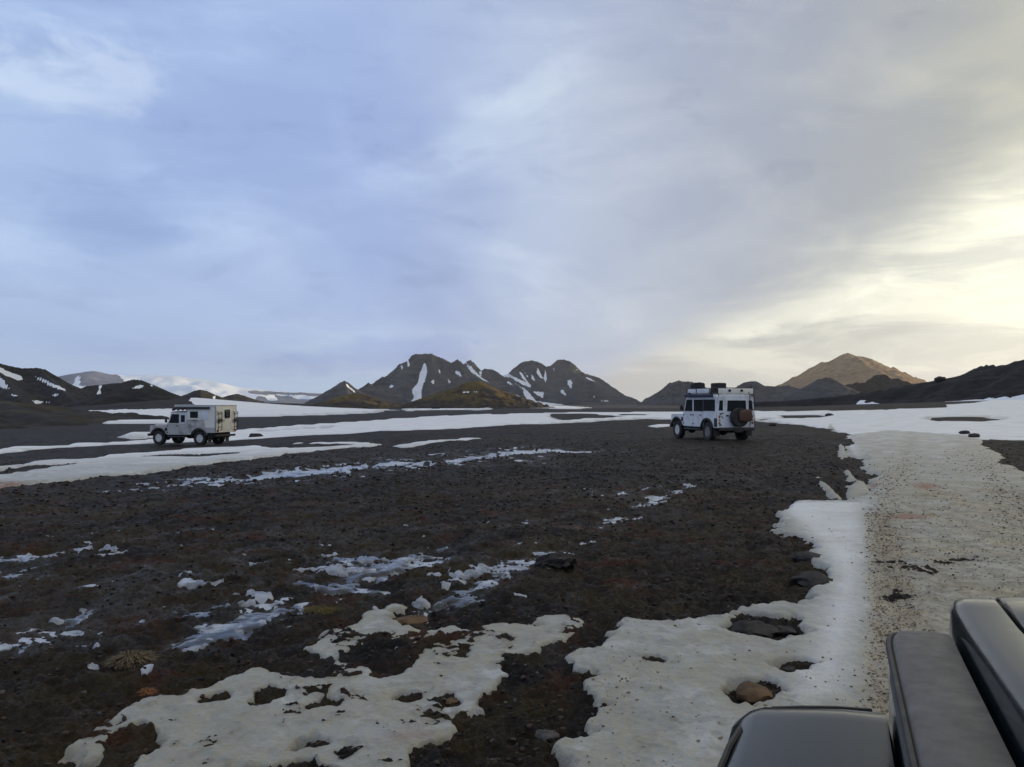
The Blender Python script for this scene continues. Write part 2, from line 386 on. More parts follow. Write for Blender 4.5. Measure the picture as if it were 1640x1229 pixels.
band4 = [(-600, 870), (-300, 795), (0, 752), (90, 740), (180, 731), (300, 722), (400, 717), (520, 712), (600, 709), (620, 711), (560, 718), (480, 725), (420, 735), (380, 742), (320, 748), (230, 758), (120, 770), (0, 782), (-300, 830), (-600, 910)]
band4_holes = [[(0, 757), (60, 750), (140, 746), (130, 749), (60, 757), (0, 765), (-120, 776), (-120, 768)], [(240, 733), (330, 728), (400, 724), (380, 727), (300, 734), (240, 737)], [(430, 716), (560, 713), (550, 715), (440, 719)]]
SNOW.append(('snow_band', 'pale broken snow band lying between the camper and the foreground mud', [band4, [(640, 714), (700, 708), (760, 703), (778, 705), (720, 710), (650, 716)]], band4_holes, 0.03))
SNOW.append(('snow_band', 'thin snow streak low on the dark slope left of the camper', [[(145, 678), (200, 675), (300, 674), (300, 677), (210, 679)], [(195, 699), (240, 696), (255, 699), (210, 701)]], [], 0.25))
SNOW.append(('snow_band', 'bright thin snow strip at the foot of the brown hillock', [[(642, 656), (690, 654.3), (740, 653.6), (790, 654), (785, 656.2), (740, 657), (690, 657.5), (650, 658)]], [], 0.6))
SNOW.append(('snow_field', 'white snow field on the plain at the foot of the double peaked mountain', [[(828, 649.8), (862, 648.6), (905, 650), (948, 653), (930, 655), (890, 655.5), (845, 654)]], [], 0.3))
SNOW.append(('snow_band', 'broad white snow band at the foot of the brown dome behind the camper', [[(125, 661), (220, 657.5), (400, 655.5), (560, 656.3), (625, 657), (600, 661), (520, 665), (440, 669), (330, 671.5), (230, 671.5), (165, 667.5)]], [], 0.5))
SNOW.append(('snow_scrap', 'short snow streak left of the front wheel of the roof rack car', [[(1035, 684), (1080, 680), (1085, 684), (1050, 687)]], [], 0.08))

# ------------------------------------------------------------------ the ground sheet: a fan of cells, finest near the viewer
azd = np.concatenate([np.arange(-180, -72, 4.0), np.arange(-72, -40, 0.5), np.linspace(-40, 40, 960), np.arange(40.5, 72, 0.5), np.arange(72, 181, 4.0)])
nq = 540
rr = np.concatenate([[0.05, 0.4, 0.8, 1.2], np.linspace(1.5, 3.0, 22)[:-1], 1.0 / np.linspace(1 / 3.0, 1 / 130.0, nq), np.geomspace(134, 14000, 60)])
A_, R_ = np.meshgrid(np.radians(azd), rr, indexing='ij')
GX = np.sin(A_) * R_; GY = np.cos(A_) * R_
drr = np.gradient(rr)[None, :] * np.ones_like(A_)
GH = H0(GX, GY)

def octs(x, y, lst, seed, sp=None, kind=0):
    z = np.zeros_like(x)
    for i, (wl, am) in enumerate(lst):
        n = pn(x / wl + 17.3 * i, y / wl - 9.1 * i, seed + i)
        if kind == 1: n = np.abs(n) * 1.6 - 0.35
        if sp is not None: n = n * np.clip(wl / (0.55 * sp) - 0.4, 0, 1)
        z += am * n
    return z

rough = octs(GX, GY, [(4.0, .05), (1.7, .05), (0.8, .04)], 3, drr) - octs(GX, GY, [(0.45, .045), (0.22, .046), (0.11, .040), (0.055, .027), (0.028, .012)], 21, drr, 1)
nearw = S((45 - R_) / 45)
farrough = octs(GX, GY, [(9.0, .10), (5.0, .07), (2.6, .06), (1.3, .04)], 60, drr) * S((R_ - 8) / 16) * S((160 - R_) / 80)
GZ = GH + rough * (0.6 + 0.4 * nearw) + farrough + octs(GX, GY, [(60, .5), (25, .12)], 50) * S((R_ - 20) / 60)
# tyre ruts pressed into the mud towards the parked car
def rut_line(pts, width, depth):
    global GZ
    P = [ground_at(*p) for p in pts]
    best = np.full(GX.shape, 1e9)
    for (ax, ay), (bx, by) in zip(P[:-1], P[1:]):
        ex, ey = bx - ax, by - ay
        t = np.clip(((GX - ax) * ex + (GY - ay) * ey) / (ex * ex + ey * ey), 0, 1)
        best = np.minimum(best, np.hypot(GX - ax - ex * t, GY - ay - ey * t))
    best = best + 0.12 * pn(GX / 0.7, GY / 0.7, 77)
    GZ -= depth * np.exp(-(best / width) ** 2) - depth * 0.5 * np.exp(-((best - width * 1.8) / (width * .6)) ** 2)
    return np.exp(-(best / (width * 2.2)) ** 2)
rw = rut_line([(640, 1010), (780, 930), (900, 875), (1010, 820), (1110, 775)], 0.22, 0.045)
rw = np.maximum(rw, rut_line([(200, 1060), (420, 985), (640, 905), (800, 850), (960, 800), (1060, 770)], 0.2, 0.03) * .7)
rw = np.maximum(rw, rut_line([(-60, 905), (60, 885), (200, 862), (420, 830)], 0.25, 0.05))
rw = np.maximum(rw, rut_line([(180, 783), (300, 774), (420, 765), (540, 752), (640, 742)], 0.4, 0.06))
rw = np.maximum(rw, rut_line([(720, 740), (800, 728), (900, 722), (1050, 716)], 0.35, 0.05) * .8)

def inp(pts, m=2.0): return sdf(gpoly(pts), GX, GY, m)
moss_zone = S((inp([(-400, 830), (200, 800), (700, 800), (1000, 790), (1240, 800), (1230, 880), (1300, 960), (1000, 1010), (900, 1250), (-800, 1500)], 4.0) + 3.0) / 4.0)
MOSS = np.clip(0.25 + 0.75 * moss_zone, 0, 1)
MOSS = np.where(R_ > 60, 0.3, MOSS)
red = S((inp([(880, 1040), (905, 1040), (900, 1100), (930, 1120), (840, 1180), (760, 1180), (800, 1120), (860, 1060)], .5) + .15) / .3)
MOSS = np.maximum(MOSS, red)

# puddles: still water in the hollows of the wet ground
wetz = np.zeros_like(GX)
for pts, a in ((([(-500, 900), (0, 850), (300, 850), (700, 840), (1000, 880), (1000, 960), (880, 1000), (500, 1020), (300, 1130), (-100, 1230), (-900, 1300)]), 1.0),
               ([(200, 790), (200, 770), (420, 750), (640, 725), (820, 715), (1000, 720), (900, 740), (640, 760), (420, 785)], 1.0),
               ([(700, 850), (900, 780), (1160, 760), (1140, 800), (960, 850), (800, 890)], 0.75),
               ([(300, 1110), (560, 1020), (720, 950), (930, 930), (960, 985), (700, 1000), (560, 1090), (400, 1120)], 1.0)):
    wetz = np.maximum(wetz, a * S((inp(pts, 5.0) + 1.2) / 3.0))
lvl = octs(GX, GY, [(4.0, .45), (1.6, .95), (.7, 1.05), (.3, .95), (.15, .55)], 90, drr)
WZ = GH + octs(GX, GY, [(60, .5), (25, .12)], 50) * S((R_ - 20) / 60) + farrough * .9 - 0.082 + 0.064 * np.clip(wetz * (0.66 + 0.8 * lvl) + 0.45 * rw * np.clip(0.6 + lvl, 0, 1), -0.4, 1.15)
WZ = np.where(R_ > 75, GH - 1.0, WZ)
WZ = np.where(R_ > 12, WZ + .012 * S((R_ - 12) / 10), WZ)
WET = S((WZ - GZ + 0.025) / 0.025) * np.clip(wetz + rw, 0, 1)
WET = np.maximum(WET, .55 * np.clip(wetz, 0, 1) * S((lvl + .25) / .7))

def cells(mask):
    na, nr = mask.shape
    q = mask[:-1, :-1] | mask[1:, :-1] | mask[:-1, 1:] | mask[1:, 1:]
    return np.argwhere(q)

def sub_mesh(name, Z, mask, mat, attrs=None):
    na, nr = Z.shape
    ij = cells(mask)
    i, j = ij[:, 0], ij[:, 1]
    q = np.stack([i * nr + j, i * nr + j + 1, (i + 1) * nr + j + 1, (i + 1) * nr + j], 1)
    used, inv = np.unique(q, return_inverse=True)
    co = np.stack([GX.ravel()[used], GY.ravel()[used], Z.ravel()[used]], 1)
    at = {k: a.ravel()[used] for k, a in (attrs or {}).items()}
    return mesh_from(name, co, inv.reshape(-1, 4), mat, at)

M_SNOW = mat_snow()
CLEAN_STRIP = S((inp([(1240, 812), (1385, 812), (1390, 1000), (1372, 1140), (1250, 1150), (1300, 1000), (1330, 930), (1300, 870)], 1.0) + .15) / .4)
dirtz = np.zeros_like(GX)
dirtz = np.maximum(dirtz, 0.58 * S((inp([(1352, 700), (1420, 690), (1560, 700), (1700, 760), (1900, 900), (1700, 1300), (1375, 1240), (1382, 1140), (1388, 1000), (1384, 850), (1398, 800)], 1.5) + .12) / .5))
dirtz = np.maximum(dirtz, 1.0 * S((inp([(1392, 812), (1460, 790), (1640, 790), (1900, 900), (1700, 1300), (1375, 1240), (1382, 1140), (1388, 1000), (1384, 850)], 1.5) + .02) / .35))
dirtz = np.maximum(dirtz, 0.33 * S((R_ * -1 + 7) / 3.0))
FILM = np.maximum(dirtz, .8 * S((8.5 - R_) / 3.0) * (1 - CLEAN_STRIP))
FILM = np.maximum(FILM, S((inp([(1290, 745), (1330, 680), (1400, 770), (1402, 800), (1341, 806), (1300, 790)], 2.0) + .1) / .2))
rutz = S((inp([(1386, 830), (1428, 830), (1470, 950), (1500, 1100), (1530, 1400), (1370, 1400), (1380, 1140), (1388, 1000)], 1.0) + .06) / .16)
rutz = np.maximum(rutz, .6 * S((inp([(1590, 800), (1640, 800), (1900, 1000), (1800, 1000), (1640, 870)], 1.0) + .1) / .5))
rutz = np.maximum(rutz, .5 * S((inp([(1388, 832), (1400, 800), (1425, 750), (1455, 700), (1475, 700), (1462, 750), (1440, 800), (1428, 832)], 2.0) + .2) / .6))
rutz = np.maximum(rutz, .4 * S((inp([(1545, 700), (1560, 700), (1660, 850), (1720, 960), (1660, 960), (1600, 850)], 2.0) + .2) / .6))
rutz = np.maximum(rutz, .45 * S((inp([(1540, 700), (1575, 715), (1600, 760), (1560, 760), (1530, 730)], 3.0) + .8) / 1.5))
stz = np.zeros_like(GX)
for pts in ([(1412, 835), (1450, 830), (1492, 833), (1485, 841), (1440, 843)], [(1452, 783), (1490, 780), (1515, 788), (1490, 795), (1460, 792)], [(1388, 778), (1405, 775), (1412, 788), (1398, 792)],
            [(925, 1015), (960, 1005), (972, 1020), (960, 1036), (900, 1044), (880, 1050), (905, 1028)], [(600, 1190), (650, 1180), (700, 1188), (640, 1205)], [(-40, 778), (60, 776), (120, 772), (60, 784), (-40, 790)]):
    stz = np.maximum(stz, S((inp(pts, 1.0) + .08) / .25))
nz = octs(GX, GY, [(6, 1.0), (2.6, .8), (1.2, .6), (.55, .6), (.26, .55), (.12, .42), (.06, .25)], 140, drr)
amp = 0.075 + 0.010 * np.minimum(R_, 60)
holes_n = np.maximum(0, pn(GX / .55, GY / .4, 401) * .8 + pn(GX / .2, GY / .16, 402) * .5 - .30)
CLEAN = S((R_ - 12) / 30)
CLEAN = np.maximum(CLEAN, .75 * CLEAN_STRIP)
snow_lump = octs(GX, GY, [(3.0, .03), (1.2, .016), (.5, .012), (.2, .008), (.1, .004)], 170, drr)
track_chop = octs(GX, GY, [(.7, .03), (.3, .022), (.13, .014), (.07, .008)], 190, drr, 1)
SNOWMASK = np.zeros(GX.shape, bool)
thin = octs(GX, GY, [(1.1, .7), (.45, .8), (.2, .6), (.09, .45)], 210, drr)
for name, label, outs, holes, th in SNOW:
    d = np.full(GX.shape, -8.0)
    for pts in outs: d = np.maximum(d, sdf(gpoly(pts), GX, GY, 8.0))
    for pts in holes: d = np.minimum(d, -sdf(gpoly(pts), GX, GY, 8.0) if True else d)
    e = d + nz * amp * (0.35 if name == 'snow_gully' else 1.0) + (0.02 if name == 'snow_gully' else 0.0) + 0.03 - holes_n * (0.6 if name != 'snow_track' else 0.2) * S((14 - R_) / 8) * S((1.2 - d) / 1.2)
    fall = 0.014 + 0.007 * np.minimum(R_, 80)
    t = S((e + fall) / (2.6 * fall))
    base = GH + farrough + (GZ - GH - farrough) * 0.25
    Z = base - 0.11 - 0.1 * S(-e / (3 * fall)) + (th + 0.16 - 0.03 * S((16 - R_) / 8)) * t + snow_lump * S(e / .6) - track_chop * (dirtz * 0.75 + rutz * .5) * S(e / .3)
    if name in ('snow_patch', 'snow_track'):
        Z = Z - (0.034 if name == 'snow_patch' else 0.02) * np.clip(thin - .12, 0, .6) * S((13 - R_) / 5) * (1 - .8 * CLEAN_STRIP)
    Z = Z - 0.012 * rutz * S(e / .3)
    mask = (Z > GZ - 0.02) & (e > -3 * fall) & (R_ > 1.0)
    SNOWMASK |= (Z > GZ)
    rim = np.maximum(1 - S((e + 0.02) / (0.10 + 0.006 * R_)), (1 - S((Z - GZ - .002) / .022)) * S((20 - R_) / 8))
    o = sub_mesh(name, Z, mask, M_SNOW, {'dirt': dirtz, 'rut': rutz, 'stain': stz, 'rim': rim, 'clean': CLEAN * (0.35 if name == 'snow_gully' else 1.0), 'film': FILM})
    tag(o, label, kind='structure')
    if name == 'snow_track': SNOWZ = Z
# thin remnant flecks of slush frozen on the mud
NA, NR = GX.shape
M_GROUND = mat_ground()
g = sub_mesh('ground', GZ, np.ones(GX.shape, bool), M_GROUND, {'moss': MOSS, 'wet': WET})
tag(g, kind='structure')
wm = (WZ > GZ - 0.004) & (~SNOWMASK | (WZ > GZ + 0.01)) & (wetz + rw > 0.08)
# thin scraps of slush left on the mud, densest where it is wet and along the ruts
scr = octs(GX, GY, [(1.8, .5), (.8, .9), (.36, 1.0), (.17, .8), (.08, .4)], 260, drr * .8)
thr = 1.22 - .68 * np.clip(wetz, 0, 1) - .46 * rw - .20 * S((R_ - 8) / 14)
sbase = GZ - .45 * rough * (0.6 + 0.4 * nearw)
SLZ = sbase - 0.045 + 0.062 * S((scr - thr + .06) / .30)
sm_ = (SLZ > GZ + 0.001) & (R_ > 5.2) & (R_ < 60) & ~SNOWMASK & (np.abs(A_) < R(60))
m_sl, t_, p_ = newmat('slush_ice')
co_ = t_.new('ShaderNodeTexCoord').outputs['Object']
t_.put(p_.inputs['Base Color'], t_.mix(t_.mr(t_.noise(co_, 2.6, 6, .65), .38, .62), (0.10, 0.11, 0.13), (0.38, 0.41, 0.46)))
p_.inputs['Roughness'].default_value = .3
sl_ = sub_mesh('slush', SLZ, sm_, m_sl)
sl_['kind'] = 'stuff'
wa = sub_mesh('puddle_water', WZ, wm, mat_water())
tag(wa, kind='structure')
# ------------------------------------------------------------------ hills and mountains: envelopes of ridges and spurs
def mat_rock(name, rock, rock2, moss, moss_amt, scale, gully, snowcol=(0.80, 0.83, 0.88)):
    m, t, p = newmat(name)
    co = t.new('ShaderNodeTexCoord').outputs['Object']
    snow = t.new('ShaderNodeAttribute', attribute_name='snow').outputs['Fac']
    top = t.new('ShaderNodeAttribute', attribute_name='high').outputs['Fac']
    n1 = t.noise(co, scale, 7, 0.62); n2 = t.noise(co, scale * 6, 5, 0.65)
    strata = t.noise(t.mapping(co, (0.5, 0.5, 3.5), (R(8), R(5), 0)), scale * 2.2, 6, 0.6, 0.6)
    col = t.mix(t.mr(t.m('ADD', t.m('MULTIPLY', n1, 0.5), t.m('MULTIPLY', strata, 0.5)), 0.38, 0.62), rock, rock2)
    mo = t.mr(t.m('ADD', n1, t.m('MULTIPLY', top, 0.22)), 0.52, 0.72, 0.0, moss_amt, True)
    col = t.mix(mo, col, moss)
    col = t.mix(t.mr(n2, 0.42, 0.66, 0.0, 0.7), col, t.mix(1.0, col, (0.5, 0.5, 0.52), 'MULTIPLY'))
    sm = t.mr(t.m('ADD', snow, t.m('MULTIPLY', t.m('SUBTRACT', n2, 0.5), 0.55)), 0.46, 0.54, 0, 1, True)
    sc = t.mix(t.mr(n1, 0.4, 0.7, 0, 0.4), snowcol, tuple(c * 0.75 for c in snowcol))
    t.put(p.inputs['Base Color'], t.mix(sm, col, sc))
    p.inputs['Roughness'].default_value = 0.9
    p.inputs['Specular IOR Level'].default_value = 0.15
    h = t.m('ADD', n2, t.m('MULTIPLY', strata, 0.8))
    t.put(p.inputs['Normal'], t.bump(h, 0.8, gully))
    return m

def hill(name, label, ridges, mat, slope=0.65, cliff=0.0, cliffT=30.0, du=5.0, dv=6.0, warp=0.0, gully=0.0, glam=60.0, snow=(), snow_all=False, facets=None, crag=None, pad=1.0):
    Q = []
    for rd in ridges:
        W3 = [az_el(p[1], p[2], p[3]) if p[0] == 'a' else at_dist(*p) for p in rd]
        for a, b in zip(W3[:-1], W3[1:]):
            a = np.array(a); b = np.array(b)
            n = max(1, int(np.hypot(*(b - a)[:2]) / (du * 1.5)))
            for k in range(n): Q.append(a + (b - a) * k / n)
        Q.append(np.array(W3[-1]))
    Q = np.array(Q)
    c = Q[:, :2].mean(0); v = c / np.hypot(*c); u = np.array([v[1], -v[0]])
    base = H0(Q[:, 0], Q[:, 1])
    Hh = np.maximum(Q[:, 2] - base, 0)
    ext = np.maximum(Hh - cliff * 0.6, Hh * .3) / slope * 1.15 * pad + dv
    qu = Q[:, :2] @ u; qv = Q[:, :2] @ v
    us = np.arange((qu - ext).min(), (qu + ext).max() + du, du)
    vs = np.arange((qv - ext).min(), (qv + ext).max() + dv, dv)
    U, V = np.meshgrid(us, vs, indexing='ij')
    X = U * u[0] + V * v[0]; Y = U * u[1] + V * v[1]
    def env(x, y):
        z = np.full(x.shape, -1e9); dn = np.full(x.shape, 1e9)
        for q in Q:
            d = np.hypot(x - q[0], y - q[1])
            if facets:
                k = np.max([s_ * ((x - q[0]) * math.sin(R(a_)) + (y - q[1]) * math.cos(R(a_))) for a_, s_ in facets], axis=0)
                z = np.maximum(z, q[2] - k)
            else:
                z = np.maximum(z, q[2] - slope * d - cliff * (1 - np.exp(-d / cliffT)))
            dn = np.minimum(dn, d)
        return z, dn
    Z, D = env(X, Y)
    if warp:
        k = np.clip(D / (3 * warp), 0, 1)
        wx = (pn(X / (warp * 6), Y / (warp * 6), 5) + .5 * pn(X / (warp * 2.3), Y / (warp * 2.3), 6)) * warp * 2 * k
        wy = (pn(X / (warp * 6), Y / (warp * 6), 8) + .5 * pn(X / (warp * 2.3), Y / (warp * 2.3), 9)) * warp * 2 * k
        Z, D2 = env(X + wx, Y + wy)
    if gully:
        k = np.clip(D / (glam * .7), 0, 1)
        gn = np.abs(pn(X / glam, Y / glam, 31)) * 1.4 + .5 * np.abs(pn(X / (glam * .45), Y / (glam * .45), 32)) * 1.4 + .25 * np.abs(pn(X / (glam * .2), Y / (glam * .2), 33))
        Z = Z + 1.7 * gully * (gn - 0.7) * k
        rg = lambda l, s_: 0.5 - np.abs(pn(X / l, Y / l, s_)) * 1.9
        if name == 'mountain': Z = Z + gully * (.30 * rg(glam * .8, 41) + .38 * rg(glam * .38, 42) + .22 * rg(glam * .17, 43)) * (.55 + .45 * k)
        else: Z = Z + gully * .05 * pn(X / (glam * .5), Y / (glam * .5), 41)
    b = H0(X, Y)
    keep = Z > b - 1.5 - 0.02 * du
    nu, nv = U.shape
    ij = cells(keep)
    i, j = ij[:, 0], ij[:, 1]
    q = np.stack([i * nv + j, (i + 1) * nv + j, (i + 1) * nv + j + 1, i * nv + j + 1], 1)
    used, inv = np.unique(q, return_inverse=True)
    x, y, z = X.ravel()[used], Y.ravel()[used], Z.ravel()[used]
    z = np.maximum(z, b.ravel()[used] - 3.0)
    hi = np.clip((z - b.ravel()[used]) / max(Hh.max(), 1), 0, 1)
    sn = np.zeros(len(x))
    if snow_all: sn[:] = 1.0
    if snow:
        # each snowfield is traced where it lies on the slope
        yy = y * math.cos(PITCH) + (z - CAMZ) * math.sin(PITCH); zz = (z - CAMZ) * math.cos(PITCH) - y * math.sin(PITCH)
        px = CX + FPX * x / yy; py = CY - FPX * zz / yy
        jx = 1.5 * pn(x / (du * 5), y / (dv * 5), 61) + 1.3 * pn(x / (du * 1.9), y / (dv * 1.9), 63); jy = 1.5 * pn(x / (du * 5), y / (dv * 5), 62) + 1.3 * pn(x / (du * 1.9), y / (dv * 1.9), 64)
        front = D.ravel()[used] > -1
        for pts in snow:
            neg = isinstance(pts, tuple); pp = pts[0] if neg else pts
            d = sdf(pp, px + jx, py + jy, 6.0)
            if neg: sn = np.minimum(sn, np.clip(0.5 - d / 2.5, 0, 1))
            else: sn = np.maximum(sn, np.clip(0.5 + d / 2.5, 0, 1))
    o = mesh_from(name, np.stack([x, y, z], 1), inv.reshape(-1, 4), mat, {'snow': sn, 'high': hi})
    tag(o, label, kind='structure')
    return o

def sk(d, *pts): return [(a, b, d) for a, b in pts]

M_FAR = mat_rock('basalt_far', (0.018, 0.021, 0.029), (0.072, 0.076, 0.088), (0.060, 0.064, 0.046), 0.25, 0.009, 9.0)
M_LEFT = mat_rock('dark_slope', (0.028, 0.026, 0.027), (0.045, 0.042, 0.042), (0.048, 0.045, 0.026), 0.35, 0.02, 2.0)
M_BROWN = mat_rock('brown_moss_hill', (0.032, 0.026, 0.022), (0.055, 0.044, 0.032), (0.115, 0.082, 0.022), 0.9, 0.02, 2.0)
M_DARK = mat_rock('black_sand_slope', (0.018, 0.0185, 0.020), (0.036, 0.035, 0.036), (0.034, 0.031, 0.022), 0.3, 0.06, 0.6)
M_DRIFT = mat_rock('drift_slope', (0.026, 0.024, 0.025), (0.042, 0.038, 0.037), (0.04, 0.034, 0.022), 0.3, 0.05, 0.5, (0.80, 0.82, 0.85))
M_ICE = mat_rock('glacier_haze_tinted', (0.085, 0.105, 0.16), (0.15, 0.18, 0.25), (0.2, 0.2, 0.2), 0.0, 0.0025, 10.0, (0.66, 0.76, 0.90))  # blue distance haze put into the rock colour, snow cooled against the warm sun

hill('glacier', 'broad white glacier dome with crags painted haze blue far off behind the left hills',
     [sk(9000, (88, 612), (100, 606), (108, 601), (125, 600), (140, 595), (150, 594), (158, 596), (172, 599), (185, 599), (192, 603), (215, 601), (240, 600), (280, 602), (320, 607), (350, 613), (380, 619), (420, 623), (470, 627), (520, 629), (560, 634), (620, 640), (680, 644))],
     M_ICE, 0.22, 0, 30, 25, 60, 60, 30, 500, snow=[[(185, 597), (240, 597), (320, 604), (420, 620), (520, 626), (640, 640), (620, 646), (480, 639), (430, 635), (380, 636), (330, 645), (230, 640), (200, 612)], [(118, 612), (124, 601), (129, 603), (126, 622), (170, 618), (120, 626)],
                                                    [(100, 612), (120, 618), (160, 618), (200, 612), (200, 640), (100, 640)], [(425, 632), (440, 628), (445, 642), (428, 642)], [(470, 632), (500, 631), (495, 640), (475, 640)], [(400, 628), (412, 633), (408, 643), (392, 643)],
                                                    ([(395, 626), (520, 631), (520, 636), (470, 633), (400, 631)],), ([(440, 634), (470, 635), (468, 642), (446, 642)],)])
hill('mountain', 'tallest craggy central mountain with one long white snow couloir',
     [sk(3600, (570, 646), (590, 632), (610, 620), (622, 610), (630, 597), (636, 588), (640, 582), (647, 579), (652, 576), (655, 574), (660, 568), (666, 566), (680, 566.5), (692, 566), (697, 569), (700, 571), (710, 574), (716, 578), (722, 581), (727, 579), (733, 575), (737, 578), (742, 583), (750, 594), (765, 606), (785, 620), (800, 632), (830, 645)),
      sk(3600, (690, 567)) + [(694, 590, 3480), (688, 620, 3330), (690, 643, 3230)], sk(3600, (733, 576)) + [(748, 605, 3480), (765, 630, 3380), (775, 645, 3300)], sk(3600, (652, 577)) + [(646, 600, 3480), (630, 630, 3360), (622, 645, 3290)]],
     M_FAR, 0.62, 26, 28, 4.5, 7, 12, 16, 70,
     snow=[[(680, 580.5), (683, 586), (684, 597), (680, 611), (675.5, 623), (675, 638), (678, 642), (670, 641), (664, 643), (656, 644), (664, 637), (659, 625), (668.6, 614), (673, 596), (677, 586)],
           [(651.5, 576), (654, 576), (657, 586), (653, 588)], [(728, 594), (733, 594), (739, 602), (738, 605), (731, 599.5)], [(641, 583), (645, 587), (643, 594)], [(690, 612), (696, 606), (694, 616)], [(702, 590), (706, 596), (704, 600)], [(620, 622), (628, 616), (632, 620)], [(716, 606), (722, 612), (719, 615)]])
hill('mountain', 'jagged small pinnacles with a slanting snow gully right of the tallest mountain',
     [sk(3900, (738, 588), (744, 582), (749, 577), (754, 576), (758, 579), (762, 585), (766, 593), (770, 597), (773, 592), (776, 590), (788, 591), (798, 596), (806, 602), (822, 615), (850, 635)), sk(3900, (776, 590)) + [(782, 605, 3800), (800, 630, 3680)]],
     M_FAR, 0.7, 22, 22, 4.5, 8, 8, 10, 60,
     snow=[[(743, 578), (752, 585), (762, 596), (770, 603), (788, 617), (780, 616), (768, 610), (757, 601), (750, 590)], [(768, 594), (772, 595), (770.5, 602), (767, 598)]])
hill('mountain', 'double peaked mountain with forked snow gullies and a white field at its foot',
     [sk(4000, (795, 624), (808, 604), (818, 594), (825, 588), (833, 582), (840, 578), (850, 576), (862, 578), (868, 581), (875, 586), (881, 586), (888, 580), (893, 576), (898, 575), (905, 575.5), (912, 578), (920, 584), (926, 590), (932, 596), (938, 598), (950, 600), (965, 608), (980, 619), (1000, 631), (1020, 640), (1038, 647)),
      sk(4000, (897, 575)) + [(890, 605, 3880), (884, 630, 3750), (880, 648, 3650)], sk(4000, (850, 576)) + [(862, 600, 3900), (868, 615, 3850)], sk(4000, (820, 592)) + [(832, 612, 3900), (822, 630, 3780)], sk(4000, (945, 599)) + [(960, 620, 3900), (968, 645, 3700)]],
     M_FAR, 0.58, 22, 25, 4.5, 8, 12, 16, 70,
     snow=[[(813, 598), (825.6, 605), (850, 616), (850, 621), (838, 617), (818, 605), (804, 603)], [(829, 592), (838, 600), (843, 609), (850, 618), (842, 611), (835, 604)], [(839, 595), (845, 601), (850, 611), (846, 607)], [(849, 597), (856, 606), (857, 612), (852, 607)],
           [(835, 622), (842, 624), (849, 631), (858, 641), (844, 640)], [(854, 627), (872, 629), (870, 637), (859, 633)], [(909, 609), (916, 611), (916, 622), (909, 616)], [(922, 590), (929, 595), (926, 595)], [(949, 633), (953, 634), (952, 638)], [(860, 588), (864, 596), (870, 606), (866, 606), (860, 597)], [(873, 592), (876, 604), (873, 616), (871, 604)], [(886, 588), (889, 592), (887, 597)], [(896, 622), (903, 626), (908, 634), (900, 630)], [(935, 603), (945, 606), (955, 612), (944, 609)], [(820, 612), (832, 618), (846, 624), (836, 622)], [(805, 606), (815, 612), (826, 620), (814, 615)],
           [(826, 632), (836, 638), (857, 642), (882, 646), (944, 653), (908, 655), (839, 652), (826, 645)], [(962, 642), (975, 641.5), (975, 643.5), (966, 643.5)]])
hill('mountain', 'pointed small peak left of the tallest mountain with a thin snow line',
     [sk(3000, (505, 645), (516, 637), (530, 625), (540, 616), (546, 611), (551, 609), (557, 612), (563, 617), (570, 622), (585, 634), (603, 647)), sk(3000, (551, 609)) + [(556, 625, 2930), (556, 645, 2850)]],
     M_FAR, 0.6, 6, 12, 4, 6, 6, 6, 40, snow=[[(553, 613), (562, 621.5), (569, 628.5), (565, 628.5), (556, 619)]])
hill('mountain', 'low blunt grey peak between the pointed peak and the tallest mountain',
     [sk(3200, (568, 636), (576, 626), (583, 619), (590, 613), (594, 615), (600, 618), (612, 617), (625, 621), (645, 635))], M_FAR, 0.55, 6, 12, 4, 6, 6, 6, 40)
hill('mountain', 'hazy grey mountain block behind the roof rack of the right vehicle',
     [sk(3000, (1040, 646), (1050, 636), (1058, 627), (1066, 618), (1072, 613), (1080, 611), (1087, 609), (1093, 611), (1100, 610), (1107, 611), (1115, 613), (1130, 620), (1150, 628), (1180, 640)), sk(3000, (1087, 609)) + [(1095, 628, 2920), (1100, 645, 2840)]],
     M_FAR, 0.62, 10, 14, 4, 6, 8, 10, 50)
hill('mountain', 'long low grey ridge right of the roof rack car',
     [sk(3000, (1150, 640), (1168, 630), (1180, 620), (1190, 613), (1200, 610.5), (1210, 609.5), (1216, 612), (1222, 617), (1240, 617.5), (1262, 616), (1280, 622), (1310, 632), (1345, 645))], M_FAR, 0.55, 8, 14, 4, 6, 8, 8, 50)
hill('mountain', 'dark rounded hill in front of the sunlit pyramid mountain',
     [sk(2400, (1255, 640), (1272, 630), (1288, 620), (1300, 613), (1312, 607), (1322, 604), (1330, 605), (1338, 609), (1346, 616), (1360, 627), (1385, 645))], M_FAR, 0.5, 4, 14, 4, 6, 6, 5, 50)
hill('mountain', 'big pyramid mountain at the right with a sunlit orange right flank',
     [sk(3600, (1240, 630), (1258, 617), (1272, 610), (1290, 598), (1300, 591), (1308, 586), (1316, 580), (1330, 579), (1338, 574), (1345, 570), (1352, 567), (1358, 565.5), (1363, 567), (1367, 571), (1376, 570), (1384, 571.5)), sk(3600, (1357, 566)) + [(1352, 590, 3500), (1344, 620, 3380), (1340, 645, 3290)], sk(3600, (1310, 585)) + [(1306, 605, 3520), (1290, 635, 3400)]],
     mat_rock('ochre_mountain', (0.22, 0.155, 0.100), (0.36, 0.245, 0.145), (0.27, 0.215, 0.11), 0.5, 0.006, 6.0), 0.46, 6, 25, 4.5, 7, 4, 8, 55, facets=[(126, .47), (250, .41), (293, .62), (340, .8), (23, .8), (65, .75)], snow=[[(1401, 601), (1413, 606), (1425, 611.5), (1438, 619), (1424, 616), (1413, 612)]])
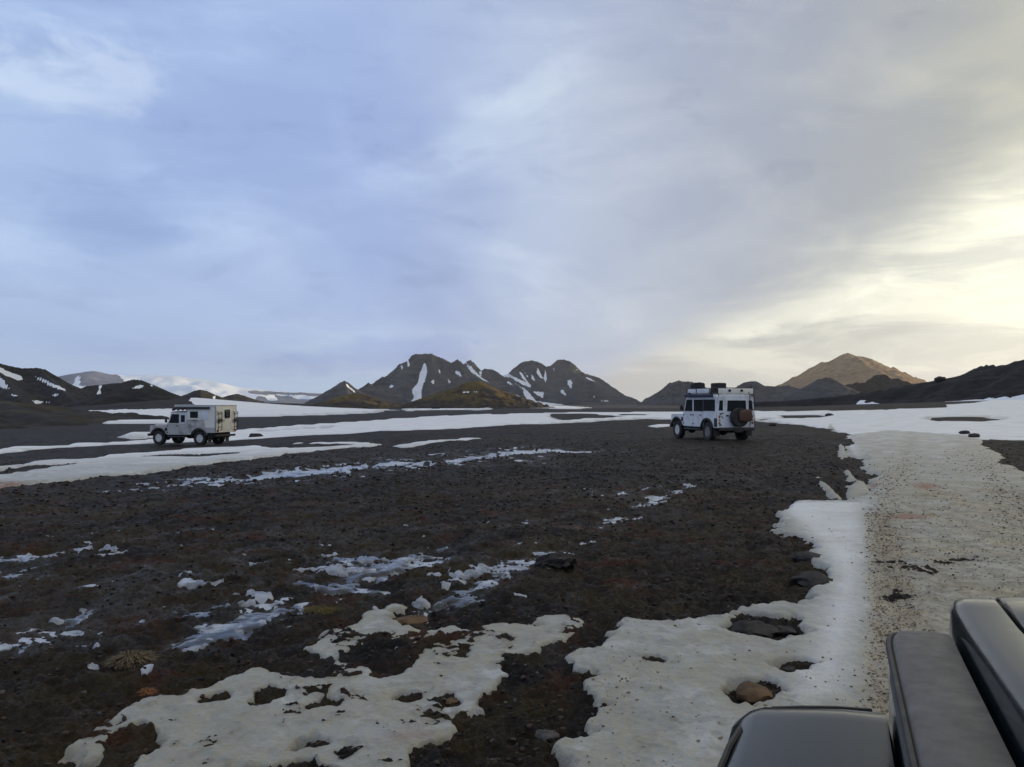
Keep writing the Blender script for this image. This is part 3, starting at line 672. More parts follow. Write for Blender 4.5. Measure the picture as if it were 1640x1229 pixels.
hill('hill', 'dark left hill with slanting snow streaks on its flank',
     [sk(650, (-420, 500), (-250, 545), (-100, 562), (-30, 575), (0, 580), (15, 584), (35, 588), (60, 588), (72, 591), (85, 599), (100, 607), (120, 618), (140, 628), (165, 638), (210, 652)), sk(650, (60, 588)) + [(90, 615, 600), (110, 635, 560)], sk(650, (-20, 577)) + [(10, 605, 590), (30, 640, 520)]],
     M_LEFT, 0.42, 5, 12, 1.2, 2.2, 4, 4, 22,
     snow=[[(52, 603), (59, 604), (85, 614), (108, 625), (104, 626.5), (82, 619), (65, 610)], [(-5, 587), (9, 593), (27, 600), (38, 607), (29, 610), (9, 602), (-5, 594)], [(-10, 600), (4, 606), (9, 615), (16, 623), (7, 623), (-10, 613)], [(19, 631), (31, 634), (24, 635.5), (18, 633)], [(50, 641), (64, 642), (85, 645.5), (58, 646.5)], [(84, 630), (93, 632), (90, 636), (83, 634)]])
hill('hill', 'low grey green hill with small snow patches in front of the glacier',
     [sk(900, (100, 645), (120, 630), (140, 617), (152, 616), (165, 615), (180, 613), (195, 612), (206, 609), (215, 607), (226, 608), (240, 614), (260, 622), (290, 634), (325, 648))], M_LEFT, 0.4, 3, 12, 1.5, 2.5, 4, 4, 25,
     snow=[[(158, 617), (164, 617), (160.5, 624), (163.5, 632), (154, 631), (158, 624)], [(210, 622.5), (225, 616.5), (233, 619.5), (219, 624)], [(237, 614), (245, 617), (243, 620)]])
hill('hill', 'smooth dark brown dome hill behind the camper',
     [sk(380, (80, 657), (105, 648), (130, 640), (160, 630), (178, 626), (195, 623), (212, 621), (228, 621), (245, 620.5), (262, 624), (275, 629), (287, 634), (303, 642), (322, 655))], M_DARK, 0.28, 1.5, 8, 0.9, 1.6, 2.5, 1.6, 14)
hill('hill', 'small grey mound right of the brown dome',
     [sk(1200, (290, 645), (305, 630), (312, 625), (320, 623.5), (330, 625), (340, 631), (355, 640), (375, 650))], M_LEFT, 0.4, 2, 10, 2, 3, 4, 3, 25, snow=[[(340, 637), (346, 634), (345, 640)]])
hill('hill', 'low dark hill line between the grey mound and the pointed peak',
     [sk(1900, (338, 643), (352, 638), (366, 633), (380, 630.5), (390, 633), (402, 638.5), (420, 644), (480, 646), (530, 648), (600, 651))], M_LEFT, 0.3, 2, 10, 3, 5, 5, 4, 30)
hill('hill', 'low brown mossy hillock at the foot of the pointed peak',
     [sk(1500, (495, 660), (508, 653), (525, 644), (538, 637), (550, 632), (562, 630), (577, 629.5), (588, 632), (600, 637), (618, 642), (650, 648), (700, 657))], M_BROWN, 0.3, 2, 10, 2.2, 3.5, 5, 4, 25)
hill('hill', 'brown hillock with golden mossy top below the central mountains',
     [sk(1400, (655, 662), (668, 653), (680, 643), (690, 635), (700, 628), (708, 624.5), (716, 623.5), (724, 623), (731, 620), (740, 615), (748, 611.5), (758, 610.5), (768, 611), (778, 614), (790, 620), (800, 626), (810, 632), (824, 641), (838, 650), (850, 660)),
      sk(1400, (765, 611)) + [(785, 625, 1370), (800, 640, 1340)], sk(1400, (715, 623)) + [(700, 640, 1370)]], M_BROWN, 0.34, 3, 10, 2, 3, 5, 5, 25, snow=[[(740, 628), (765, 627), (764, 628.5), (742, 629.5)]])
hill('snow_slope', 'white snow slope rising behind the camper to the brown dome',
     [[(255, 645, 330), (290, 639, 330), (312, 637, 330), (325, 638.5, 330), (350, 641.5, 330), (400, 646, 330), (450, 649, 330), (520, 652, 330), (600, 655.5, 330), (650, 657.5, 330)], [(312, 637, 330), (305, 655, 280), (290, 667, 235)], [(400, 646, 330), (390, 662, 250)]],
     M_DRIFT, 0.085, 0.0, 5, 0.8, 2.2, 3, 0.25, 20,
     snow=[[(118, 660), (200, 656), (300, 654), (316, 650), (303, 642), (306, 636), (330, 636), (430, 644), (540, 650), (620, 653), (700, 656), (660, 660), (560, 663), (480, 668), (400, 671), (300, 671), (220, 671), (160, 667), (130, 662)]])
hill('hill', 'dark bare slope at the left edge in front of the hills',
     [[(-700, 640, 150), (-400, 630, 150), (-150, 632, 145), (0, 641, 140), (40, 645, 138), (80, 649, 136), (110, 653, 134), (135, 660, 130), (160, 665, 126), (230, 673, 120), (300, 678, 116)], [(0, 641, 140), (60, 668, 105)], [(-150, 632, 145), (-60, 670, 95)]],
     mat_rock('black_brown_slope', (0.022, 0.020, 0.018), (0.042, 0.036, 0.030), (0.060, 0.048, 0.022), 0.7, 0.08, 0.3), 0.10, 0.4, 4, 0.5, 0.9, 1.5, 0.5, 6)
hill('hill', 'long dark ridge climbing out of the frame at the right',
     [[(1180, 652, 330), (1205, 643, 330), (1222, 641, 330), (1260, 640.5, 330), (1300, 637.5, 330), (1330, 634, 330), (1360, 630.5, 328), (1400, 625.5, 325), (1450, 617, 322), (1500, 608, 320), (1545, 599, 318), (1590, 588, 315), (1640, 574, 312), (1720, 558, 310), (1850, 535, 310)]
      + [('a', 50, 5.8, 310), ('a', 65, 7.0, 310), ('a', 85, 7.5, 320), ('a', 105, 7.0, 340), ('a', 125, 4.0, 380)]],
     M_DARK, 0.34, 1.2, 6, 1.3, 2.0, 3, 1.6, 14,
     snow=[[(1352, 656), (1362, 650), (1370, 650), (1374, 643), (1382, 639), (1388, 646), (1394, 644), (1404, 648), (1420, 652), (1424, 656), (1380, 657)], [(1445, 648), (1500, 645), (1560, 641), (1640, 634), (1800, 620), (1800, 700), (1400, 700), (1450, 652)], ([(1420, 651), (1512, 649.5), (1505, 654), (1430, 656)],)])
hill('hill', 'farther low hump peeping over the dark right ridge',
     [sk(700, (1500, 615), (1530, 604), (1548, 596), (1560, 590), (1570, 585), (1580, 583.5), (1590, 583), (1600, 585), (1630, 588), (1680, 600))], M_DARK, 0.4, 3, 8, 1.6, 2.5, 3, 2, 18)
hill('mountain', 'added unseen mountain range beyond the right edge that keeps the plain in shade',
     [[('a', 48.5, 1.0, 3000), ('a', 50, 4.2, 3000), ('a', 51.5, 6.2, 3000), ('a', 57, 6.9, 3000), ('a', 64, 6.4, 3000), ('a', 74, 7.2, 3000), ('a', 86, 6.0, 3000), ('a', 100, 5.0, 3000), ('a', 120, 3.5, 3000)]],
     M_FAR, 0.6, 10, 25, 22, 28, 30, 20, 150)  # range invented out of view to block the low sun

hill('mountain', 'added unseen high far mountain beyond the right edge that shades the central peaks',
     [[('a', 36.9, 3.6, 6200), ('a', 37.6, 5.2, 6200), ('a', 39.0, 5.8, 6200), ('a', 40.6, 5.3, 6200), ('a', 41.2, 4.0, 6200)]], M_FAR, 0.8, 10, 25, 30, 36, 30, 20, 150)  # peak invented out of view to cast shade on the central mountains

# ------------------------------------------------------------------ air
def haze_box():
    m = bpy.data.materials.new('haze_air'); m.use_nodes = True
    nt = m.node_tree; nt.nodes.clear()
    out = nt.nodes.new('ShaderNodeOutputMaterial'); vol = nt.nodes.new('ShaderNodeVolumePrincipled')
    vol.inputs['Color'].default_value = (0.78, 0.86, 1.0, 1)
    vol.inputs['Density'].default_value = HAZE
    vol.inputs['Anisotropy'].default_value = 0.35
    nt.links.new(vol.outputs[0], out.inputs['Volume'])
    bm = bmesh.new(); bmesh.ops.create_cube(bm, size=1.0)
    for vv in bm.verts: vv.co = Vector((vv.co.x * 30000, vv.co.y * 30000, -30.0 if vv.co.z < 0 else 620.0))
    me = bpy.data.meshes.new('haze'); bm.to_mesh(me); bm.free(); me.materials.append(m)
    o = bpy.data.objects.new('haze', me); C.objects.link(o); o['kind'] = 'stuff'
HAZE = 3.3e-5
haze_box()
# ------------------------------------------------------------------ mesh builder for made things
class MB:
    def __init__(s): s.bm = bmesh.new()
    def _merge(s, b):
        me = bpy.data.meshes.new('tmp'); b.to_mesh(me); b.free(); s.bm.from_mesh(me); bpy.data.meshes.remove(me)
    def box(s, x0, x1, y0, y1, z0, z1, bev=0.0, seg=2):
        b = bmesh.new(); bmesh.ops.create_cube(b, size=1.0)
        for v in b.verts: v.co = Vector(((x0 + x1) / 2 + v.co.x * (x1 - x0), (y0 + y1) / 2 + v.co.y * (y1 - y0), (z0 + z1) / 2 + v.co.z * (z1 - z0)))
        if bev: bmesh.ops.bevel(b, geom=b.edges[:], offset=bev, segments=seg, affect='EDGES', profile=0.6)
        s._merge(b); return s
    def prism(s, pts, a, b_, axis='y', bev=0.0):
        """outline extruded along an axis; pts are (x,z), (y,z) or (x,y)"""
        b = bmesh.new()
        def P(p, t): return Vector((p[0], t, p[1])) if axis == 'y' else Vector((t, p[0], p[1])) if axis == 'x' else Vector((p[0], p[1], t))
        v0 = [b.verts.new(P(p, a)) for p in pts]; v1 = [b.verts.new(P(p, b_)) for p in pts]; n = len(pts)
        b.faces.new(v0); b.faces.new(v1[::-1])
        for i in range(n): b.faces.new((v0[i], v1[i], v1[(i + 1) % n], v0[(i + 1) % n]))
        bmesh.ops.recalc_face_normals(b, faces=b.faces[:])
        if bev: bmesh.ops.bevel(b, geom=b.edges[:], offset=bev, segments=2, affect='EDGES')
        s._merge(b); return s
    def tube(s, pts, r, n=8, closed=False):
        b = bmesh.new(); pts = [Vector(p) for p in pts]; rings = []
        for i, p in enumerate(pts):
            d = ((pts[(i + 1) % len(pts)] - p) if (closed or i < len(pts) - 1) else Vector()) + ((p - pts[i - 1]) if (closed or i) else Vector())
            d.normalize(); q = d.to_track_quat('Z', 'Y')
            rings.append([b.verts.new(p + q @ Vector((math.cos(k * 2 * math.pi / n) * r, math.sin(k * 2 * math.pi / n) * r, 0))) for k in range(n)])
        m = len(rings)
        for i in range(m if closed else m - 1):
            A, B = rings[i], rings[(i + 1) % m]
            for k in range(n): b.faces.new((A[k], A[(k + 1) % n], B[(k + 1) % n], B[k]))
        if not closed: b.faces.new(rings[0][::-1]); b.faces.new(rings[-1])
        s._merge(b); return s
    def lathe(s, prof, c, n=28, axis='y'):
        """prof: (radius, offset along the axis)"""
        b = bmesh.new(); rings = []
        for r, t in prof:
            ring = []
            for k in range(n):
                a = 2 * math.pi * k / n; x, z = r * math.cos(a), r * math.sin(a)
                ring.append(b.verts.new(Vector((c[0] + x, c[1] + t, c[2] + z)) if axis == 'y' else Vector((c[0] + t, c[1] + x, c[2] + z)) if axis == 'x' else Vector((c[0] + x, c[1] + z, c[2] + t))))
            rings.append(ring)
        for A, B in zip(rings[:-1], rings[1:]):
            for k in range(n): b.faces.new((A[k], A[(k + 1) % n], B[(k + 1) % n], B[k]))
        if prof[0][0] > 1e-4: b.faces.new(rings[0][::-1])
        if prof[-1][0] > 1e-4: b.faces.new(rings[-1])
        bmesh.ops.remove_doubles(b, verts=b.verts[:], dist=1e-5)
        bmesh.ops.recalc_face_normals(b, faces=b.faces[:])
        s._merge(b); return s
    def loft(s, sections):
        """closed rings of equal length joined in order"""
        b = bmesh.new(); rg = [[b.verts.new(Vector(p)) for p in sec] for sec in sections]; n = len(rg[0])
        for A, B in zip(rg[:-1], rg[1:]):
            for k in range(n): b.faces.new((A[k], A[(k + 1) % n], B[(k + 1) % n], B[k]))
        b.faces.new(rg[0][::-1]); b.faces.new(rg[-1])
        bmesh.ops.recalc_face_normals(b, faces=b.faces[:])
        s._merge(b); return s
    def rot(s, ang, axis, c=(0, 0, 0)):
        bmesh.ops.rotate(s.bm, verts=s.bm.verts[:], cent=c, matrix=Matrix.Rotation(ang, 3, axis)); return s
    def done(s, name, mat, parent=None, sharp=35):
        me = bpy.data.meshes.new(name); s.bm.to_mesh(me); s.bm.free()
        me.polygons.foreach_set('use_smooth', np.ones(len(me.polygons), bool))
        me.set_sharp_from_angle(angle=R(sharp))
        me.materials.append(mat)
        o = bpy.data.objects.new(name, me); C.objects.link(o)
        if parent is not None: o.parent = parent
        return o

def thing(name, label, cat, loc, rz=0.0, group=None):
    o = bpy.data.objects.new(name, None); o.empty_display_size = 0.3; C.objects.link(o)
    o.location = loc; o.rotation_euler = (0, 0, rz)
    return tag(o, label, cat, group)

M_WHITE = simple('white_car_paint', (0.74, 0.76, 0.79), 0.4, 0, 0.3, 0.45, 2.2, dirt=(0.33, 0.30, 0.26))
M_MUDDY = simple('muddy_white_paint', (0.46, 0.45, 0.44), 0.6, 0, 0.05, 0.8, 2.0, dirt=(0.13, 0.105, 0.085))
M_CREAM = simple('cream_panel', (0.80, 0.78, 0.70), 0.5, 0, 0.1, 0.3, 2.0, dirt=(0.50, 0.46, 0.36))
M_BLACK = simple('black_plastic', (0.022, 0.022, 0.024), 0.6, 0, 0, 0.5, 8, dirt=(0.07, 0.06, 0.05))
M_TYRE = simple('tyre_rubber', (0.020, 0.020, 0.021), 0.85, 0, 0, 0.6, 9, dirt=(0.075, 0.065, 0.055))
M_STEEL = simple('grey_metal', (0.35, 0.35, 0.36), 0.45, 0.8, 0, 0.4, 8)
M_RIM = simple('white_steel_rim', (0.62, 0.62, 0.61), 0.5, 0, 0, 0.5, 12, dirt=(0.20, 0.17, 0.14))
M_RIM2 = simple('muddy_rim', (0.20, 0.18, 0.165), 0.7, 0, 0, 0.7, 9, dirt=(0.09, 0.075, 0.06))
M_GLASS = simple('tinted_glass', (0.018, 0.024, 0.028), 0.06, 0, 0, 0.12, 3, 0.5, dirt=(0.09, 0.085, 0.08))
M_BLUE = simple('dark_blue_canvas', (0.022, 0.030, 0.075), 0.75, 0, 0, 0.2)
M_CHASSIS = simple('dirty_chassis', (0.018, 0.017, 0.017), 0.85, 0, 0, 0.6, 5)
M_RED = simple('red_lamp_lens', (0.35, 0.02, 0.015), 0.2, 0, 0.3, 0.2)
M_AMBER = simple('amber_lamp_lens', (0.55, 0.20, 0.02), 0.2, 0, 0.3, 0.2)
M_LAMP = simple('clear_lamp_lens', (0.55, 0.56, 0.56), 0.12, 0, 0.3, 0.2)
M_BAG = simple('black_bag_fabric', (0.014, 0.014, 0.017), 0.8, 0, 0, 0.2)
M_SACK = simple('rust_brown_canvas', (0.105, 0.054, 0.034), 0.85, 0, 0, 0.5, 9, dirt=(0.10, 0.05, 0.03))

def wheel(parent, x, y, r, wdt, side, rim_mat, lab=None):
    """tyre with lugs and a pressed steel rim; side=+1 when the outer face is on +y"""
    t = MB().lathe([(r * .56, -wdt * .42), (r * .78, -wdt * .5), (r * .93, -wdt * .48), (r, -wdt * .36), (r * 1.0, wdt * .36), (r * .93, wdt * .48), (r * .78, wdt * .5), (r * .56, wdt * .42), (r * .55, 0), (r * .56, -wdt * .42)], (x, y, r), 32)
    for k in range(28):
        a = 2 * math.pi * k / 28
        for sgn in (-1, 1):
            aa = a + (0.11 if sgn > 0 else 0)
            m = MB().box(r * .985, r * 1.02, sgn * wdt * .22 - wdt * .2, sgn * wdt * .22 + wdt * .2, -.022, .022)
            m.rot(aa, 'Y')
            bmesh.ops.translate(m.bm, verts=m.bm.verts[:], vec=(x, y, r)); t._merge(m.bm)
    w_ = t.done('wheel', M_TYRE, parent)
    if lab: w_['label'] = lab
    s = side
    rim = MB().lathe([(r * .57, s * wdt * .40), (r * .54, s * wdt * .43), (r * .50, s * wdt * .30), (r * .44, s * wdt * .16), (r * .30, s * wdt * .20), (r * .20, s * wdt * .30), (r * .12, s * wdt * .31), (r * .115, s * wdt * .42), (r * .05, s * wdt * .44), (0, s * wdt * .44)], (x, y, r), 28)
    rim.done('rim', rim_mat, w_)
    return w_

def arc(cx, cz, r, a0, a1, n):
    return [(cx + r * math.cos(R(a0 + (a1 - a0) * k / n)), cz + r * math.sin(R(a0 + (a1 - a0) * k / n))) for k in range(n + 1)]

def chassis(t, fx, rx, r, track, tail):
    c = MB()
    for s in (-1, 1): c.box(tail, fx + .62, s * .42 - .05, s * .42 + .05, .48, .62)
    for x in (fx, rx):
        c.tube([(x, -track, r), (x, track, r)], .065, 10)
        c.lathe([(0, -.16), (.13, -.12), (.17, 0), (.13, .12), (0, .16)], (x, .12, r), 12)
    c.box(rx + .5, rx + 1.3, -.38, .3, .36, .62, .03)
    c.box(fx - .9, fx + .1, -.3, .3, .42, .8, .04)
    c.done('chassis', M_CHASSIS, t)
    for x in (fx, rx):
        for s in (-1, 1):
            MB().tube([(x - .12, s * (track - .22), r * .9), (x - .1, s * (track - .25), r * 2.1)], .045, 8).done('shock_absorber', M_CHASSIS, t)

HW = 0.86
def defender_front(t, fx, m, m2, r=.40):
    """bonnet, wings, grille and bumper of the boxy off-roader; fx is the front axle"""
    xf, xb, top = fx + .62, fx - .62, 1.10
    for s in (-1, 1):
        pts = [(xb, .62), (fx - r * 1.22, .62)] + arc(fx, r + .04, r * 1.22, 152, 28, 8) + [(xf, .66), (xf, top - .05), (xf - .05, top), (xb, top + .02)]
        MB().prism(pts, s * HW, s * (HW - .05), 'y', .008).done('wing', m, t)
        MB().prism([(xb, s * HW), (xf - .02, s * (HW - .01)), (xf - .02, s * .60), (xb, s * .66)], top - .05, top + .004, 'z', .01).done('wing_top', m, t)
        MB().prism(arc(fx, r + .04, r * 1.22, 165, 15, 10) + arc(fx, r + .04, r * 1.38, 15, 165, 10), s * HW, s * (HW + .075), 'y', .01).done('wheel_arch', M_BLACK, t)
        MB().lathe([(0, .02), (.085, .018), (.095, 0), (.095, -.04)], (xf + .005, s * .66, .92), 18, 'x').done('headlight', M_LAMP, t)
        MB().lathe([(0, .03), (.035, .026), (.04, 0)], (xf + .003, s * .79, .99), 12, 'x').done('indicator', M_AMBER, t)
        MB().box(fx - .60, fx - .42, s * (HW + .002), s * (HW + .012), .80, .98).done('side_vent', M_BLACK, t)
    b = MB()
    b.loft([[(x, -.62 * k, z - .1), (x, -.62 * k, z - .02), (x, -.50 * k, z + .045), (x, .50 * k, z + .045), (x, .62 * k, z - .02), (x, .62 * k, z - .1)] for x, z, k in ((xb, top + .05, 1.04), (fx, top + .035, 1.02), (xf - .08, top + .01, .98), (xf - .01, top - .05, .96))])
    b.done('bonnet', m2, t)
    MB().prism([(-.84, .62), (.84, .62), (.84, 1.04), (-.84, 1.04)], xf - .04, xf, 'x').done('front_panel', m, t)
    g = MB().box(xf, xf + .02, -.46, .46, .72, 1.02, .006); gr = g.done('grille', M_BLACK, t)
    for k in range(5): MB().box(xf + .02, xf + .03, -.44, .44, .75 + .055 * k, .765 + .055 * k).done('grille_bar', M_BLACK, gr)
    MB().box(xf + .05, xf + .17, -.86, .86, .50, .64, .02).done('front_bumper', M_BLACK, t)

def side_window(t, pts, y0, mat_frame, s, name='window'):
    """a pane with a rubber frame round it, set into the body side"""
    cx = sum(p[0] for p in pts) / len(pts); cz = sum(p[1] for p in pts) / len(pts)
    f = MB().prism(pts, s * (y0 + .004), s * (y0 + .014), 'y', .002).done(name, mat_frame, t)
    q = [(cx + (p[0] - cx) * .93, cz + (p[1] - cz) * .90) for p in pts]
    MB().prism(q, s * (y0 + .010), s * (y0 + .019), 'y').done('pane', M_GLASS, f)
    return f

def door(t, x0, x1, z0, z1, m, s, arch=None):
    pts = [(x0, z0), (x1, z0), (x1, z1), (x0, z1)] if not arch else arch
    d = MB().prism(pts, s * (HW + .001), s * (HW + .016), 'y', .006).done('door', m, t)
    MB().box(x0 + .07, x0 + .22, s * (HW + .016), s * (HW + .036), z1 - .13, z1 - .09, .006).done('handle', M_BLACK, d)
    for z in (z0 + .12, z1 - .12): MB().box(x1 - .07, x1 + .02, s * (HW + .016), s * (HW + .03), z - .025, z + .025, .004).done('hinge', M_BLACK, d)
    return d

def mirror(t, x, s):
    mm = MB().tube([(x, s * HW, 1.26), (x + .04, s * (HW + .12), 1.34)], .012, 6); mm.done('mirror_arm', M_BLACK, t)
    MB().box(x + .0, x + .06, s * (HW + .08) - .07, s * (HW + .08) + .09, 1.28, 1.50, .02).done('mirror', M_BLACK, t)

def windscreen(t, xb, xt, m, ztop=1.86):
    for s in (-1, 1): MB().tube([(xb, s * .80, 1.14), (xt, s * .74, ztop)], .035, 8).done('windscreen_pillar', m, t)
    f = MB().loft([[(xb - .015, -.78, 1.15), (xb + .015, -.78, 1.15), (xb + .015, .78, 1.15), (xb - .015, .78, 1.15)], [(xt - .015, -.72, ztop), (xt + .015, -.72, ztop), (xt + .015, .72, ztop), (xt - .015, .72, ztop)]])
    f.done('windscreen', M_GLASS, t)

# ------------------------------------------------------------------ the roof rack car on the right
def ground_z(x, y):
    k = np.argmin((GX - x) ** 2 + (GY - y) ** 2)
    return float(GZ.ravel()[k])

RX, RY = 8.74, 34.6
rz_right = R(90 + 14.5)
off = thing('offroad_car', 'white boxy off road car with roof rack, seen from behind and its left side', 'car', (RX, RY, float(H0(RX, RY)) + .02), rz_right)
def build_right(t):
    fx, rx, r, tail = 1.40, -1.40, .40, -2.22
    chassis(t, fx, rx, r, .76, tail)
    for s in (-1, 1):
        wheel(t, fx, s * .76, r, .25, s, M_RIM)
        wheel(t, rx, s * .76, r, .25, s, M_RIM2, 'rear wheel caked in dark mud')
    defender_front(t, fx, M_WHITE, M_WHITE)
    a = r * 1.2
    for s in (-1, 1):
        # body tub side with the rear arch cut out
        pts = [(tail, .58), (rx - a - .02, .58)] + arc(rx, r + .04, a, 158, 22, 8) + [(rx + a + .02, .58), (.78, .58), (.78, 1.22), (tail, 1.22)]
        MB().prism(pts, s * HW, s * (HW - .05), 'y', .006).done('body_side', M_WHITE, t)
        MB().prism(arc(rx, r + .04, a, 165, 15, 10) + arc(rx, r + .04, a * 1.14, 15, 165, 10), s * HW, s * (HW + .075), 'y', .01).done('wheel_arch', M_BLACK, t)
        MB().box(-.82, .72, s * (HW - .1), s * (HW + .03), .44, .52, .012).done('sill', M_BLACK, t)
        door(t, -.12, .74, .60, 1.205, M_WHITE, s)
        door(t, -.98, -.15, .60, 1.205, M_WHITE, s, [(-.86, .60), (-.15, .60), (-.15, 1.205), (-.98, 1.205), (-.98, .86), (-.93, .74)])
        # glasshouse: side panel above the waist
        MB().prism([(tail, 1.22), (.74, 1.22), (.52, 1.84), (tail + .04, 1.84)], s * (HW - .01), s * (HW - .06), 'y', .004).done('upper_side', M_WHITE, t)
        side_window(t, [(-.06, 1.25), (.64, 1.25), (.47, 1.76), (-.06, 1.76)], HW - .012, M_BLACK, s, 'door_window')
        side_window(t, [(-1.02, 1.25), (-.20, 1.25), (-.20, 1.76), (-1.02, 1.76)], HW - .012, M_BLACK, s, 'door_window')
        side_window(t, [(-2.04, 1.27), (-1.05, 1.27), (-1.05, 1.76), (-2.04, 1.76)], HW - .012, M_BLACK, s, 'rear_side_window')
        mirror(t, .74, s)
        MB().box(tail - .004, tail + .25, s * (HW + .0), s * (HW + .006), .62, .98).done('side_panel', M_BLACK, t)
        MB().box(rx - a - .12, rx - a - .09, s * .62, s * .88, .22, .58).done('mud_flap', M_BLACK, t)
    windscreen(t, .78, .54, M_WHITE)
    MB().box(tail + .02, .75, -.8, .8, .56, .62).done('floor', M_CHASSIS, t)
    # rear wall with tail door
    MB().prism([(-.86, .58), (.86, .58), (.86, 1.24), (.80, 1.86), (-.80, 1.86), (-.86, 1.24)], tail - .01, tail + .04, 'x', .006).done('rear_wall', M_WHITE, t)
    rd = MB().prism([(-.56, .66), (.50, .66), (.50, 1.24), (.46, 1.80), (-.52, 1.80), (-.56, 1.24)], tail - .035, tail - .008, 'x', .008).done('rear_door', M_WHITE, t)
    MB().prism([(-.47, 1.27), (.42, 1.27), (.39, 1.72), (-.44, 1.72)], tail - .045, tail - .030, 'x').done('rear_window', M_GLASS, rd)
    MB().box(tail - .06, tail - .03, .36, .46, 1.06, 1.12, .006).done('handle', M_BLACK, rd)
    for s in (-1, 1):
        side = MB().prism([(s * .60, 1.30), (s * .79, 1.30), (s * .745, 1.72), (s * .60, 1.72)], tail - .022, tail - .008, 'x'); side.done('corner_window', M_GLASS, t)
        for z, mm, rad in ((.78, M_RED, .04), (.90, M_AMBER, .04), (1.02, M_RED, .035)):
            MB().lathe([(rad, 0), (rad, -.025), (rad * .6, -.035), (0, -.037)], (tail - .01, s * .76, z), 12, 'x').done('tail_light', mm, t)
    # marks on the rear corner: a dark patchwork of stickers
    for k, (yy, zz, ww, hh) in enumerate(((.70, 1.16, .09, .07), (.60, 1.19, .07, .05), (.76, 1.07, .06, .05), (.66, 1.06, .07, .04), (.61, .99, .05, .05), (.72, .70, .10, .06))):
        MB().box(tail - .016, tail - .010, yy - ww / 2, yy + ww / 2, zz - hh / 2, zz + hh / 2).done('sticker', M_BLACK, t)
    MB().box(tail - .14, tail - .02, -.80, .80, .46, .60, .02).done('rear_bumper', M_BLACK, t)
    MB().box(tail - .30, tail - .14, -.18, .18, .40, .48, .01).done('tow_hitch', M_CHASSIS, t)
    # roof with its raised rim
    rf = MB().loft([[(x, -y, 1.84), (x, -y, 1.88), (x, -y + .12, 1.97 - dzz), (x, y - .12, 1.97 - dzz), (x, y, 1.88), (x, y, 1.84)] for x, y, dzz in ((tail - .02, .80, .04), (tail + .15, .83, 0), (.35, .83, 0), (.58, .80, .05))])
    rf.done('roof', M_WHITE, t)
    # roof rack: tray with white side boards, rails and a lamp board at the back
    rk = MB()
    for s in (-1, 1):
        rk.tube([(.60, s * .78, 2.06), (tail, s * .78, 2.06)], .018, 6); rk.tube([(.60, s * .78, 2.24), (tail, s * .78, 2.24)], .016, 6)
        for x in np.linspace(.60, tail, 7): rk.tube([(x, s * .78, 1.88), (x, s * .78, 2.24)], .014, 6)
    for x in np.linspace(.60, tail, 9): rk.tube([(x, -.78, 2.06), (x, .78, 2.06)], .014, 6)
    rk.tube([(.60, -.78, 2.24), (.60, .78, 2.24)], .016, 6); rk.tube([(tail, -.78, 2.24), (tail, .78, 2.24)], .016, 6)
    rack = rk.done('roof_rack', M_BLACK, t)
    for x0, x1 in ((-.30, .42), (-1.45, -.42)):
        MB().box(x0, x1, .80, .825, 2.03, 2.22, .008).done('side_board', M_WHITE, rack)
    lb = MB().box(tail - .03, tail - .005, -.80, .80, 1.99, 2.22, .008).done('lamp_board', M_CREAM, rack)
    for yy in (.30, -.26): MB().lathe([(.055, 0), (.055, -.04), (.04, -.05), (0, -.05)], (tail - .03, yy, 2.13), 14, 'x').done('work_light', M_BLACK, rack)
    MB().tube([(-1.1, -.75, 2.24), (-1.1, -.75, 2.36), (tail, -.75, 2.36), (tail, -.75, 2.24)], .012, 6).done('rack_rail', M_BLACK, rack)
    # rolled awning along the left gutter
    MB().box(-1.95, .45, .87, .99, 1.86, 1.98, .035, 3).done('awning', M_BLUE, t)
    for x in (-1.7, .2): MB().box(x, x + .05, .78, .89, 1.93, 2.07).done('awning_bracket', M_BLACK, t)
    # spare wheel on the tail door, ladder on the right
    sp = MB().lathe([(.22, -.10), (.30, -.115), (.37, -.11), (.40, -.08), (.40, .08), (.37, .11), (.22, .10), (.22, -.10)], (tail - .18, -.06, 1.02), 28, 'x').done('spare_wheel', M_TYRE, t)
    MB().lathe([(.225, -.06), (.18, -.05), (.10, -.07), (0, -.07)], (tail - .18, -.06, 1.02), 20, 'x').done('rim', M_RIM2, sp)
    ld = MB()
    for yy in (-.84, -.62): ld.tube([(tail - .05, yy, .62), (tail - .09, yy, .75), (tail - .09, yy * .98, 1.9), (tail + .05, yy * .96, 2.24)], .016, 6)
    for z in np.linspace(.80, 1.90, 5): ld.tube([(tail - .09, -.84, z), (tail - .09, -.62, z)], .013, 6)
    ld.done('ladder', M_BLACK, t)
    # snorkel on the right front pillar
    MB().tube([(1.0, -.90, 1.0), (.80, -.92, 1.16), (.60, -.86, 1.92), (.60, -.86, 2.02)], .04, 8).done('snorkel', M_BLACK, t)
build_right(off)

def on_car(t, mb, name, mat, label, cat, group=None):
    """cargo carried by a car: a thing of its own, set where the car stands"""
    o = mb.done(name, mat); o.location = t.location; o.rotation_euler = t.rotation_euler
    return tag(o, label, cat, group)

